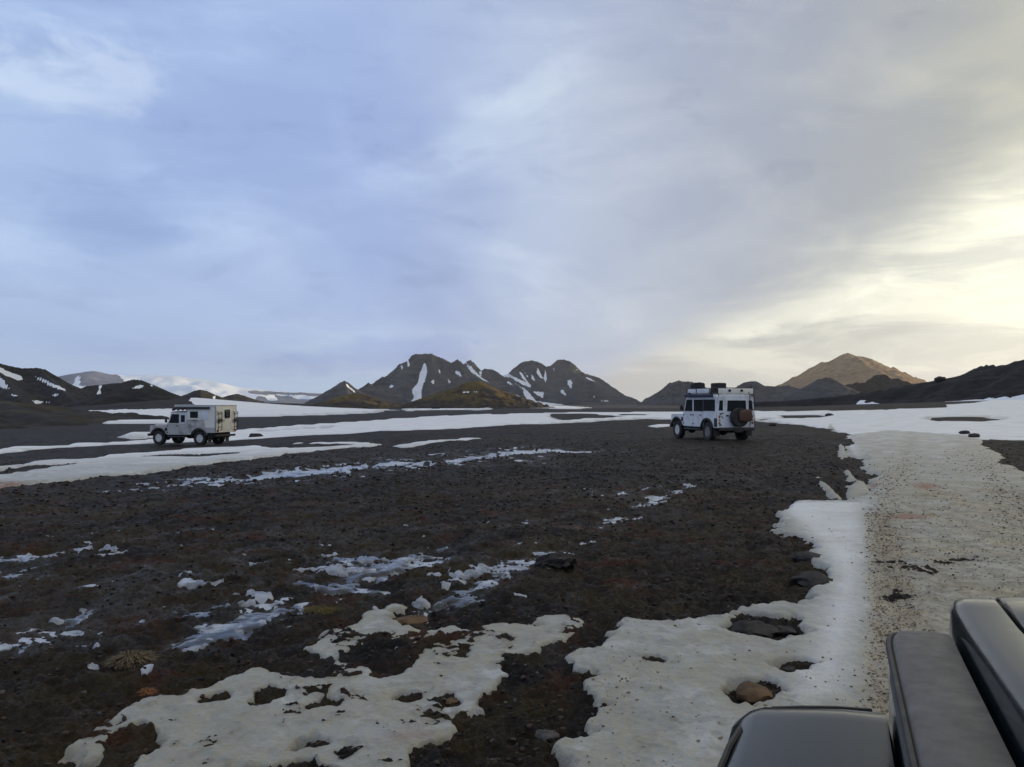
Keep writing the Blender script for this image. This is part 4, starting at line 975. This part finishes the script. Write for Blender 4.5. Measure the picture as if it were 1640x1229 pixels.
def soft_box(x0, x1, y0, y1, z0, z1, seed, amt=.025, bev=.05, ball=0.0):
    m = MB().box(x0, x1, y0, y1, z0, z1, bev, 3)
    bmesh.ops.subdivide_edges(m.bm, edges=m.bm.edges[:], cuts=1, use_grid_fill=True)
    rng = random.Random(seed)
    ph = [rng.uniform(0, 6) for _ in range(6)]
    cen = Vector(((x0 + x1) / 2, (y0 + y1) / 2, (z0 + z1) / 2))
    for v in m.bm.verts:
        q = v.co - cen; q = Vector((q.x / (x1 - x0) * 2, q.y / (y1 - y0) * 2, q.z / (z1 - z0) * 2)); l = max(q.length, .01)
        q = q.lerp(q / l * max(abs(q.x), abs(q.y), abs(q.z)), ball) if ball else q
        v.co = cen + Vector((q.x * (x1 - x0) / 2, q.y * (y1 - y0) / 2, q.z * (z1 - z0) / 2))
        v.co.x += amt * math.sin(9 * v.co.y + ph[0]) ; v.co.y += amt * math.sin(8 * v.co.x + ph[1]); v.co.z += amt * (math.sin(7 * v.co.x + ph[2]) + math.sin(9 * v.co.y + ph[3])) * (.7 if v.co.z > (z0 + z1) / 2 else 0)
    return m
on_car(off, soft_box(.00, .42, .16, .72, 2.08, 2.52, 3, .02, .07, .25), 'duffel_bag', M_BAG, 'black lumpy bag at the front of the roof rack', 'bag', 'black bags on the roof rack')
on_car(off, soft_box(-1.52, -1.12, .02, .54, 2.07, 2.46, 5, .008), 'duffel_bag', M_BAG, 'black square bag in the middle of the roof rack', 'bag', 'black bags on the roof rack')
on_car(off, soft_box(-2.66, -2.50, -.52, .02, .82, 1.32, 9, .045, .078, .55), 'cargo_bag', M_SACK, 'rust brown canvas bag strapped over the spare wheel', 'bag')

# ------------------------------------------------------------------ the camper on the left
LX, LY = -18.62, 45.2
camper = thing('camper_truck', 'muddy white off road camper truck with a cream cabin, parked on the left', 'camper', (LX, LY, float(H0(LX, LY)) + .04), R(90 + 73))
def build_left(t):
    fx, rx, r = 1.45, -1.35, .40
    tail = -2.48
    chassis(t, fx, rx, r, .76, tail + .3)
    for s in (-1, 1):
        wheel(t, fx, s * .76, r, .26, s, M_RIM); wheel(t, rx, s * .76, r, .26, s, M_RIM)
    defender_front(t, fx, M_MUDDY, M_MUDDY)
    a = r * 1.2
    for s in (-1, 1):
        pts = [(rx + a + .45, .58), (.88, .58), (.88, 1.22), (-.45, 1.22), (-.45, .80)]
        MB().prism(pts, s * HW, s * (HW - .05), 'y', .006).done('body_side', M_MUDDY, t)
        door(t, .0, .84, .60, 1.205, M_MUDDY, s)
        MB().prism([(-.45, 1.22), (.84, 1.22), (.62, 1.84), (-.45, 1.84)], s * (HW - .01), s * (HW - .06), 'y', .004).done('upper_side', M_WHITE, t)
        side_window(t, [(.06, 1.25), (.74, 1.25), (.57, 1.76), (.06, 1.76)], HW - .012, M_BLACK, s, 'door_window')
        side_window(t, [(-.34, 1.30), (-.06, 1.30), (-.06, 1.72), (-.34, 1.72)], HW - .012, M_STEEL, s, 'cab_window')
        mirror(t, .84, s)
        MB().box(-.5, .82, s * (HW - .1), s * (HW + .03), .44, .52, .012).done('sill', M_BLACK, t)
        # lower box locker with the rear arch
        pts = [(tail + .1, .72), (rx - a - .02, .72), (rx - a - .02, .60)] + arc(rx, r + .04, a, 158, 22, 8) + [(rx + a + .05, .60), (-.48, .60), (-.48, 1.44), (rx - .3, 1.44), (rx - .3, 1.02), (tail + .1, 1.02)]
        MB().prism(pts, s * (HW + .05), s * (HW - .02), 'y', .006).done('locker_side', M_MUDDY, t)
        MB().prism(arc(rx, r + .04, a, 165, 15, 10) + arc(rx, r + .04, a * 1.14, 15, 165, 10), s * (HW + .05), s * (HW + .13), 'y', .01).done('wheel_arch', M_BLACK, t)
        MB().box(rx - .35, rx + .95, s * (HW + .05), s * (HW + .062), 1.0, 1.27, .004).done('locker_lid', M_MUDDY, t)
        MB().box(rx - a - .14, rx - a - .11, s * .62, s * .90, .20, .60).done('mud_flap', M_BLACK, t)
    windscreen(t, .88, .64, M_MUDDY)
    MB().box(-.45, .85, -.8, .8, .56, .62).done('floor', M_CHASSIS, t)
    MB().box(-.46, -.42, -.8, .8, .6, 1.84).done('cab_back', M_MUDDY, t)
    MB().loft([[(x, -y, 1.84), (x, -y, 1.88), (x, -y + .12, 1.94 - d), (x, y - .12, 1.94 - d), (x, y, 1.88), (x, y, 1.84)] for x, y, d in ((-.46, .83, 0), (.40, .83, 0), (.68, .80, .05))]).done('cab_roof', M_MUDDY, t)
    # living cabin
    cab = MB().prism([(-.95, 1.30), (-.95, .0 + 1.34)] and [(tail, .74), (rx - a - .05, .74), (rx - a - .02, .92), (rx - .2, .99), (rx + .2, .99), (rx + a + .02, .92), (rx + a + .05, .74), (-.50, .74), (-.50, 1.30), (-.50, 2.02), (.20, 2.02), (.36, 2.10), (.36, 2.22), (.20, 2.27), (tail + .05, 2.27), (tail, 2.22)], -.895, .895, 'y', .012)
    cb = cab.done('cabin', M_CREAM, t)
    MB().box(tail - .02, .30, -.95, .95, 2.25, 2.29, .01).done('cabin_roof', M_WHITE, t)
    for s in (-1, 1):
        f = MB().box(-1.25, -.72, s * .895, s * .910, 1.55, 1.92, .01).done('cabin_window', M_BLACK, t); MB().box(-1.21, -.76, s * .910, s * .918, 1.59, 1.88).done('pane', M_GLASS, f)
        MB().box(-1.95, -1.35, s * .895, s * .907, 1.46, 1.95, .006).done('side_hatch', M_WHITE, t)
        MB().box(-1.20, -.52, s * .912, s * .925, 1.46, 1.42, .006).done('trim_strip', M_MUDDY, t)
        MB().box(tail + .02, tail + .08, s * .912, s * .92, .80, 2.18, .004).done('corner_strip', M_STEEL, t)
    MB().box(-2.05, .25, .90, 1.03, 2.06, 2.18, .04, 3).done('awning', M_BLACK, t)
    # back wall: door, window and a rack each side
    dr = MB().box(tail - .02, tail - .004, -.36, .36, .86, 2.10, .01).done('cabin_door', M_CREAM, t)
    f = MB().box(tail - .034, tail - .018, -.20, .22, 1.55, 2.02, .06).done('door_window', M_BLACK, dr); MB().box(tail - .042, tail - .030, -.15, .17, 1.60, 1.97, .03).done('pane', M_GLASS, dr)
    MB().box(tail - .05, tail - .02, .26, .31, 1.35, 1.42, .006).done('handle', M_BLACK, dr)
    for yc in (.70, -.72):
        ld = MB()
        for yy in (yc - .15, yc + .15): ld.tube([(tail - .02, yy, .85), (tail - .10, yy, .90), (tail - .10, yy, 1.85), (tail - .02, yy, 1.92)], .022, 6)
        for z in (1.05, 1.30, 1.55, 1.80): ld.tube([(tail - .10, yc - .15, z), (tail - .10, yc + .15, z)], .02, 6)
        ld.box(tail - .16, tail - .08, yc - .17, yc + .17, 1.34, 1.50, .02)
        ld.done('rear_rack', M_BLACK, t)
    for s in (-1, 1):
        MB().box(tail - .03, tail - .004, s * .78 - .08, s * .78 + .08, .78, .88, .008).done('tail_light', M_RED, t)
    MB().box(tail + .02, tail + .14, -.85, .85, .50, .62, .015).done('rear_bumper', M_BLACK, t)
    MB().box(tail + .35, rx - .55, -.8, .8, .42, .72, .02).done('under_box', M_CHASSIS, t)
    # lamps over the windscreen
    MB().tube([(.58, -.74, 1.93), (.64, -.74, 2.03), (.64, .74, 2.03), (.58, .74, 1.93)], .022, 6).done('lamp_bar', M_BLACK, t)
    for yy in (-.54, -.18, .18, .54):
        l = MB().lathe([(.06, -.08), (.095, -.06), (.10, .02), (.09, .03), (0, .03)], (.70, yy, 2.05), 14, 'x').done('roof_lamp', M_BLACK, t)
        MB().lathe([(.08, 0), (.06, .008), (0, .01)], (.732, yy, 2.05), 12, 'x').done('lens', M_LAMP, l)
build_left(camper)

# ------------------------------------------------------------------ the dark vehicle in the right foreground
m_dark, t_, p_ = newmat('dark_slate_paint')
co_ = t_.new('ShaderNodeTexCoord').outputs['Object']
dust = t_.mr(t_.noise(co_, 1.6, 8, 0.6), 0.4, 0.8, 0.0, 0.15, True)
spk = t_.mr(t_.vor(co_, 70.0).outputs['Distance'], .10, .2, .5, 0)
dust = t_.m('ADD', dust, t_.m('MULTIPLY', spk, t_.mr(t_.noise(co_, 6, 4), .48, .6)))
t_.put(p_.inputs['Base Color'], t_.mix(dust, (0.004, 0.011, 0.015), (0.035, 0.038, 0.038)))
t_.put(p_.inputs['Roughness'], t_.mr(t_.noise(co_, 30.0, 4, 0.6), 0.3, 0.7, 0.11, 0.22))
p_.inputs['Coat Weight'].default_value = 0.0; p_.inputs['Specular IOR Level'].default_value = 0.36; p_.inputs['Coat Roughness'].default_value = 0.12
M_OWN = m_dark
M_MATT = simple('grey_matt_cover', (0.095, 0.088, 0.078), 0.55, 0, 0, 0.4, 16, dirt=(0.16, 0.15, 0.14))
HEAD = 22.7
own = thing('offroad_car', 'dark slate off road vehicle in the near right corner, only its bonnet and wing showing', 'car', (0, 0, float(H0(0, 0)) + .03), R(90 - HEAD))
def build_own(t):
    MID = -.74                                    # centre line, to the right of the viewer
    def station(x, pts, drop=0.0, zmin=.0):
        return [(x, y, z - drop * (1 if z > zmin else 0)) for y, z in pts]
    for sd in (1, -1):
        fy = lambda y: y if sd > 0 else 2 * MID - y
        # wing: a broad flat top, rounded off in front and at the outer edge
        sec = [(.225, .70), (.225, .90), (.212, .945), (.190, .963), (.165, .970), (.0, .975), (-.085, .972), (-.095, .93), (-.095, .70)]
        st = []
        for x, dr, sq in [(.20, -.02, 1), (.9, -.016, 1), (1.4, -.008, 1), (1.66, .0, .99)] + [(1.70 + .20 * math.sin(k * .157), .11 * (1 - math.cos(k * .157)) ** 1.5, 1 - .17 * (1 - math.cos(k * .157)) ** .8) for k in range(1, 11)] + [(1.90, .27, .83)]:
            ring = []
            for y, z in sec:
                k = min(max((.2 - y) / .3, 0), 1)     # the nose sweeps forward towards the bonnet
                xx = x + (.07 * k - .04) * min(max((x - 1.2) / .5, 0), 1)
                yy = -.09 + (y + .09) * sq
                ring.append((xx, fy(yy), max(z - dr, .69)))
            st.append(ring)
        MB().loft(st).done('wing', M_OWN, t, 50)
        crn = [(1.745 - .10 * (1 - math.sin(k * .2617)) , fy(.135 + .055 * math.cos(k * .2617)), .962) for k in range(7)]
        MB().tube([(.3, fy(.213), .970), (1.2, fy(.210), .968), (1.55, fy(.198), .966)] + crn[0:1], .006, 6).done('wing_trim', M_BLACK, t)
        MB().tube([(1.815, fy(.14), .948), (1.845, fy(.08), .948), (1.872, fy(.01), .948), (1.892, fy(-.06), .946)], .006, 6).done('wing_trim', M_BLACK, t)
        # inner flank between wing and bonnet
        MB().loft([[(x, fy(-.098), .70), (x, fy(-.098), 1.06 - d), (x, fy(-.112), 1.10 - d), (x, fy(-.19), 1.10 - d), (x, fy(-.19), .70)] for x, d in ((.2, 0), (1.82, 0), (1.93, .015), (1.965, .06), (1.98, .34))]).done('bonnet_side', M_OWN, t, 50)
        # matt cover strip along the top of the flank
        ms = []
        for x, d, w0 in [(.2, -.012, 0), (1.2, -.004, 0), (1.60, 0, 0)] + [(1.70 + .25 * math.sin(k * .157), .09 * (1 - math.cos(k * .157)) ** 1.4, .075 * (1 - math.cos(k * .157))) for k in range(11)]:
            ms.append([(x, fy(-.088 - w0), 1.07), (x, fy(-.090 - w0), 1.135 - d), (x, fy(-.102 - w0), 1.148 - d), (x, fy(-.17), 1.152 - d), (x, fy(-.205), 1.150 - d), (x, fy(-.208), 1.07)])
        MB().loft(ms).done('flank_cover', M_MATT, t, 50)
        MB().tube([(m_[1][0], m_[1][1] + (.003 if sd > 0 else -.003), m_[1][2] + .002) for m_ in ms[:10]], .006, 6).done('cover_trim', M_BLACK, t)
        # bonnet: rounded shoulder panel, shut line, then the broad centre panel
        bs = []
        for x, d, w0 in [(.2, -.075, 0), (.9, -.040, 0), (1.4, -.014, 0), (1.70, 0, 0)] + [(1.86 + .225 * math.sin(k * .157), .12 * (1 - math.cos(k * .157)) ** 1.4, .035 * (1 - math.cos(k * .157))) for k in range(11)]:
            bs.append([(x, fy(-.216 - w0), 1.08), (x, fy(-.218 - w0), 1.17 - d), (x, fy(-.226 - w0), 1.19 - d), (x, fy(-.245 - w0 * .6), 1.199 - d), (x, fy(-.302), 1.203 - d), (x, fy(-.305), 1.196 - d), (x, fy(-.305), 1.06)])
        MB().loft(bs).done('bonnet_shoulder', M_OWN, t, 50)
        hl = MB().lathe([(0, .03), (.085, .025), (.098, 0), (.098, -.05)], (1.99, fy(-.26), .90), 20, 'x').done('headlight', M_LAMP, t)
        MB().lathe([(0, .03), (.04, .025), (.045, 0)], (1.90, fy(.06), .84), 12, 'x').done('indicator', M_AMBER, t)
        wheel(t, 1.25, fy(.07), .40, .25, sd, M_RIM2)
        wheel(t, -1.5, fy(.07), .40, .25, sd, M_RIM2)
        MB().prism([(.2, .5), (.82, .5)] + arc(1.25, .44, .47, 172, 8, 10) + [(1.84, .5), (1.84, .72), (.2, .72)], fy(.22), fy(.18), 'y').done('wing_side', M_OWN, t)
        # cabin behind the viewer
        MB().prism([(.13, .5), (.13, 1.2), (-2.7, 1.2), (-2.7, .5), (-1.97, .5)] + arc(-1.5, .44, .47, 172, 8, 10) + [(-1.0, .5)], fy(.10), fy(.06), 'y').done('body_side', M_OWN, t)
        d = MB().prism([(-.85, .56), (.08, .56), (.08, 1.19), (-.85, 1.19)], fy(.102), fy(.116), 'y', .005).done('door', M_OWN, t)
        MB().box(-.78, -.62, min(fy(.116), fy(.134)), max(fy(.116), fy(.134)), 1.06, 1.10, .004).done('handle', M_BLACK, d)
        MB().prism([(-.55, 1.2), (-.55, 1.92), (-2.66, 1.92), (-2.7, 1.2)], fy(.08), fy(.05), 'y').done('upper_side', M_OWN, t)
        MB().prism([(-2.5, 1.3), (-.75, 1.3), (-.75, 1.78), (-2.5, 1.78)], fy(.088), fy(.078), 'y').done('side_window', M_GLASS, t)
        MB().tube([(.10, fy(.04), 1.2), (-.50, fy(-.02), 1.93)], .035, 8).done('windscreen_pillar', M_OWN, t)
    cp = []
    for x, d in [(.2, -.075), (.9, -.040), (1.4, -.014), (1.70, 0)] + [(1.86 + .235 * math.sin(k * .157), .12 * (1 - math.cos(k * .157)) ** 1.4) for k in range(11)]:
        cp.append([(x, -.312, 1.05), (x, -.312, 1.199 - d), (x, -.317, 1.206 - d), (x, -.42, 1.214 - d), (x, MID, 1.222 - d), (x, 2 * MID + .42, 1.214 - d), (x, 2 * MID + .317, 1.206 - d), (x, 2 * MID + .312, 1.199 - d), (x, 2 * MID + .312, 1.05)])
    MB().loft(cp).done('bonnet', M_OWN, t, 50)
    g = MB().box(1.93, 2.0, 2 * MID + .33, -.33, .68, 1.05, .02).done('grille', M_BLACK, t)
    for k in range(6): MB().box(2.0, 2.015, 2 * MID + .36, -.36, .72 + k * .055, .74 + k * .055).done('grille_bar', M_BLACK, g)
    MB().box(2.02, 2.18, 2 * MID - .22, .22, .50, .66, .03).done('front_bumper', M_BLACK, t)
    MB().box(.13, .22, 2 * MID - .08, .08, .9, 1.2, .01).done('scuttle', M_OWN, t)
    MB().box(-2.7, .15, 2 * MID - .06, .06, .46, .54).done('floor', M_CHASSIS, t)
    MB().box(-2.74, -.42, 2 * MID - .09, .09, 1.92, 1.98, .025).done('roof', M_OWN, t)
    MB().box(-2.74, -2.70, 2 * MID - .09, .09, .5, 1.92).done('rear_wall', M_OWN, t)
    MB().loft([[(.09, -.0, 1.2), (.11, 0, 1.2), (.11, 2 * MID, 1.2), (.09, 2 * MID, 1.2)], [(-.51, -.05, 1.92), (-.49, -.05, 1.92), (-.49, 2 * MID + .05, 1.92), (-.51, 2 * MID + .05, 1.92)]]).done('windscreen', M_GLASS, t)
build_own(own)
# ------------------------------------------------------------------ stones, tussocks and clods
def mat_stone(name, a, b, sc=9.0):
    m, t, p = newmat(name)
    co = t.new('ShaderNodeTexCoord').outputs['Object']
    n = t.noise(co, sc, 7, 0.7)
    t.put(p.inputs['Base Color'], t.mix(t.mr(n, 0.35, 0.65), a, b))
    p.inputs['Roughness'].default_value = 0.85; p.inputs['Specular IOR Level'].default_value = 0.3
    t.put(p.inputs['Normal'], t.bump(t.noise(co, sc * 4, 5, 0.7), 0.8, 0.02))
    return m
M_ST_D = mat_stone('dark_lava_stone', (0.020, 0.018, 0.018), (0.055, 0.048, 0.044))
M_ST_B = mat_stone('brown_stone', (0.045, 0.032, 0.022), (0.17, 0.105, 0.055), 5.0)
M_ST_G = mat_stone('grey_stone', (0.05, 0.046, 0.042), (0.13, 0.12, 0.11))

def surf_z(x, y):
    k = int(np.argmin((GX - x) ** 2 + (GY - y) ** 2))
    return float(max(GZ.ravel()[k], SNOWZ.ravel()[k] if SNOWMASK.ravel()[k] else -9))

def stone(name, label, cat, px, py, size, mat, seed, flat=.6, group=None, sink=.25, sub=3, rough_=.28, x=None, y=None):
    if x is None: x, y = ground_at(px, py)
    rng = np.random.RandomState(seed)
    bm = bmesh.new(); bmesh.ops.create_icosphere(bm, subdivisions=sub, radius=1.0)
    co = np.array([v.co for v in bm.verts])
    planes = rng.randn(9, 3); planes /= np.linalg.norm(planes, axis=1)[:, None]
    for n_, cut in zip(planes, rng.uniform(.55, .9, 9)):
        d = co @ n_; co -= np.where(d > cut, d - cut, 0)[:, None] * n_ * .9
    nn = pn(co[:, 0] * 2.1 + seed, co[:, 1] * 2.1 + co[:, 2] * 1.7, seed) + .5 * pn(co[:, 0] * 5 + seed, co[:, 1] * 5 - co[:, 2] * 4, seed + 3)
    co *= (1 + rough_ * nn)[:, None]
    sx, sy = size
    co *= np.array([sx, sy, flat * min(sx, sy)]) / 2
    for v, c in zip(bm.verts, co): v.co = c
    me = bpy.data.meshes.new(name); bm.to_mesh(me); bm.free(); me.materials.append(mat)
    me.polygons.foreach_set('use_smooth', np.ones(len(me.polygons), bool)); me.set_sharp_from_angle(angle=R(38))
    o = bpy.data.objects.new(name, me); C.objects.link(o)
    o.location = (x, y, surf_z(x, y) + flat * min(sx, sy) * (.5 - sink))
    o.rotation_euler = (0, 0, rng.uniform(-.4, .4))
    return tag(o, label, cat, group)

stone('rock', 'brown rock half sunk in the snow just above the dark wing', 'rock', 1205, 1126, (.24, .19), M_ST_B, 4, .55)
stone('rock', 'wide dark clod melting out of the snow beside the gravel track', 'rock', 1205, 1012, (.36, .26), M_ST_D, 8, .42, sink=.3)
stone('rock', 'smaller dark clod touching the wide clod on its right', 'rock', 1256, 1010, (.20, .18), M_ST_D, 15, .45, sink=.3)
stone('rock', 'little black stone alone on the clean snow left of the gravel track', 'rock', 1264, 1075, (.10, .07), M_ST_D, 21, .5)
stone('rock', 'brown topped black hump standing on the mud in the middle of the plain', 'rock', 885, 915, (.40, .30), M_ST_D, 33, .62, sink=.32, rough_=.5, sub=4)
stone('rock', 'rounded brown stone at the upper edge of the ragged snow patch', 'rock', 655, 992, (.34, .24), M_ST_B, 37, .45, sink=.35)
stone('rock', 'small brown stone on the middle of the ragged snow patch', 'rock', 721, 1131, (.085, .07), M_ST_B, 41, .5)
stone('rock', 'grey stone in the brown soil wedge at the bottom', 'rock', 876, 1180, (.12, .10), M_ST_G, 43, .5)
stone('rock', 'black boulder standing before the thin bright snow strip', 'rock', 698, 657, (6.0, 5.0), M_ST_D, 51, .75, sink=.2)
stone('rock', 'dark stone at the near edge of the long snow band right of the camper', 'rock', 410, 702, (1.1, .9), M_ST_D, 55, .6)
stone('rock', 'left one of two black stones on the snow beside the track', 'rock', 1544, 698, (.55, .45), M_ST_D, 57, .55)
stone('rock', 'right one of two black stones on the snow beside the track', 'rock', 1560, 702, (.60, .5), M_ST_D, 59, .5)
stone('rock', 'dark stone lying on the far snow right of the roof rack car', 'rock', 1328, 666, (1.2, 1.0), M_ST_D, 61, .45)
stone('rock', 'dark stone at the snow edge close behind the roof rack car', 'rock', 1237, 683, (.6, .5), M_ST_D, 63, .5)
stone('rock', 'black clods at the ragged snow edge halfway up the track', 'rock', 1300, 935, (.40, .50), M_ST_D, 67, .42, sink=.4)
stone('rock', 'black clod on the snow edge above the wide dark clod', 'rock', 1296, 897, (.45, .40), M_ST_D, 69, .3, sink=.4)
x_, y_, z_ = at_dist(1507, 604, 318)
o_ = stone('rock', 'knob of rock on the skyline of the dark right ridge', 'rock', 0, 0, (4.5, 3.5), M_ST_D, 71, .75, x=x_, y=y_); o_.location.z = z_ - 1.0

# a dead tussock: a mound of withered blades
def tussock(label, px, py, w_, h_, n, seed, col):
    x, y = ground_at(px, py); rng = random.Random(seed)
    m, t, p = newmat('withered_grass'); co = t.new('ShaderNodeTexCoord').outputs['Object']
    t.put(p.inputs['Base Color'], t.mix(t.noise(co, 30, 3), col, tuple(c * 2.6 for c in col))); p.inputs['Roughness'].default_value = .9
    b = bmesh.new()
    for i in range(n):
        a = rng.uniform(0, 2 * math.pi); q = rng.random() ** .6 * w_ / 2
        bx, by = q * math.cos(a), q * .8 * math.sin(a); l = h_ * rng.uniform(.5, 1.1)
        dx, dy = math.cos(a + rng.uniform(-.8, .8)) * l * .8, math.sin(a + rng.uniform(-.8, .8)) * l * .8
        ww = .0028 * rng.uniform(.7, 1.6); px_, py_ = -math.sin(a) * ww, math.cos(a) * ww
        zb = h_ * .5 * (1 - (2 * q / w_) ** 2)
        P = [Vector((bx, by, zb - .03)), Vector((bx + dx * .45, by + dy * .45, zb + l * .45)), Vector((bx + dx, by + dy, zb + l * .35))]
        va = [b.verts.new(pp + Vector((px_, py_, 0)) * k) for pp, k in zip(P, (1, .8, .1))]; vb = [b.verts.new(pp - Vector((px_, py_, 0)) * k) for pp, k in zip(P, (1, .8, .1))]
        for k in range(2): b.faces.new((va[k], va[k + 1], vb[k + 1], vb[k]))
    me = bpy.data.meshes.new('tussock'); b.to_mesh(me); b.free(); me.materials.append(m)
    o = bpy.data.objects.new('tussock', me); C.objects.link(o); o.location = (x, y, surf_z(x, y))
    tag(o, label, 'plant')
tussock('pale withered tussock alone on the dark mud at the lower left', 212, 1064, .24, .09, 600, 3, (.085, .062, .035))
tussock('yellowish moss tuft beside the upper end of the ragged snow patch', 515, 978, .30, .035, 900, 5, (.080, .062, .018))
tussock('small orange tuft on the mud left of the snow tongue', 236, 1111, .07, .04, 300, 8, (.13, .055, .02))

# gravel and clods: nobody could count them
def scatter(name, n, pick, smin, smax, mat, seed, attrs=None, flat=.65, power=2.5):
    rng = np.random.RandomState(seed)
    bm = bmesh.new(); bmesh.ops.create_icosphere(bm, subdivisions=1, radius=1.0)
    V0 = np.array([v.co for v in bm.verts]); F0 = np.array([[v.index for v in f.verts] for f in bm.faces]); bm.free()
    idx = pick(rng, n); n = len(idx)
    x = GX.ravel()[idx] + rng.uniform(-.02, .02, n); y = GY.ravel()[idx] + rng.uniform(-.02, .02, n)
    z = np.where(SNOWMASK.ravel()[idx], SNOWZ.ravel()[idx], GZ.ravel()[idx]); z = np.maximum(z, GZ.ravel()[idx])
    s = smin + (smax - smin) * rng.rand(n) ** power
    s = s * np.clip(R_.ravel()[idx] / 9.0, .8, 1.9)
    Vv = V0[None] * (1 + rng.uniform(-.32, .32, (n, len(V0), 1)))
    sc = np.stack([s * rng.uniform(.7, 1.3, n), s * rng.uniform(.7, 1.3, n), s * flat * rng.uniform(.6, 1.2, n)], 1)
    Vv = Vv * sc[:, None, :]
    Vv[:, :, 0] += x[:, None]; Vv[:, :, 1] += y[:, None]; Vv[:, :, 2] += (z + s * flat * .2)[:, None]
    Fv = F0[None] + (np.arange(n) * len(V0))[:, None, None]
    o = mesh_from(name, Vv.reshape(-1, 3), Fv.reshape(-1, 3), mat, {k: np.full(n * len(V0), v_) for k, v_ in (attrs or {}).items()}, smooth=False)
    o['kind'] = 'stuff'
area = (np.gradient(A_, axis=0) * R_ * drr)
inview = (np.abs(A_) < R(46)) & (R_ > 2.0)
def pick_mud(rng, n):
    wt = area * inview * (~SNOWMASK) * S((42 - R_) / 24) * (.3 + np.clip(pn(GX / 1.5, GY / 1.5, 300) + .3, 0, 1)) / np.maximum(R_, 4) ** 1.3
    wt = (wt / wt.sum()).ravel(); return rng.choice(wt.size, n, p=wt)
def pick_dirt(rng, n):
    wt = area * inview * SNOWMASK * (SNOWZ > GZ) * S((34 - R_) / 24) * (.02 + dirtz * np.clip(pn(GX / .5, GY / .5, 310) + .25, 0, 1) + rutz * 2.2) / np.maximum(R_, 4) ** 1.5
    wt = (wt / wt.sum()).ravel(); return rng.choice(wt.size, n, p=wt)
m_cl, t_, p_ = newmat('mud_clod')
ri_ = t_.new('ShaderNodeNewGeometry').outputs['Random Per Island']
t_.put(p_.inputs['Base Color'], t_.ramp(ri_, [(0.0, (0.008, 0.008, 0.009)), (0.35, (0.018, 0.015, 0.013)), (0.6, (0.045, 0.034, 0.022)), (0.78, (0.060, 0.030, 0.018)), (0.93, (0.05, 0.046, 0.044)), (1.0, (0.10, 0.092, 0.085))]))
p_.inputs['Roughness'].default_value = .75; p_.inputs['Specular IOR Level'].default_value = .2
scatter('clods', 30000, pick_mud, .004, .024, m_cl, 1)
m_tg, t_, p_ = newmat('track_gravel')
ri_ = t_.new('ShaderNodeNewGeometry').outputs['Random Per Island']
t_.put(p_.inputs['Base Color'], t_.ramp(ri_, [(0.0, (0.05, 0.038, 0.028)), (0.4, (0.14, 0.10, 0.065)), (0.7, (0.24, 0.18, 0.11)), (1.0, (0.38, 0.33, 0.25))]))
p_.inputs['Roughness'].default_value = .8
scatter('gravel', 12000, pick_dirt, .003, .013, m_tg, 2)
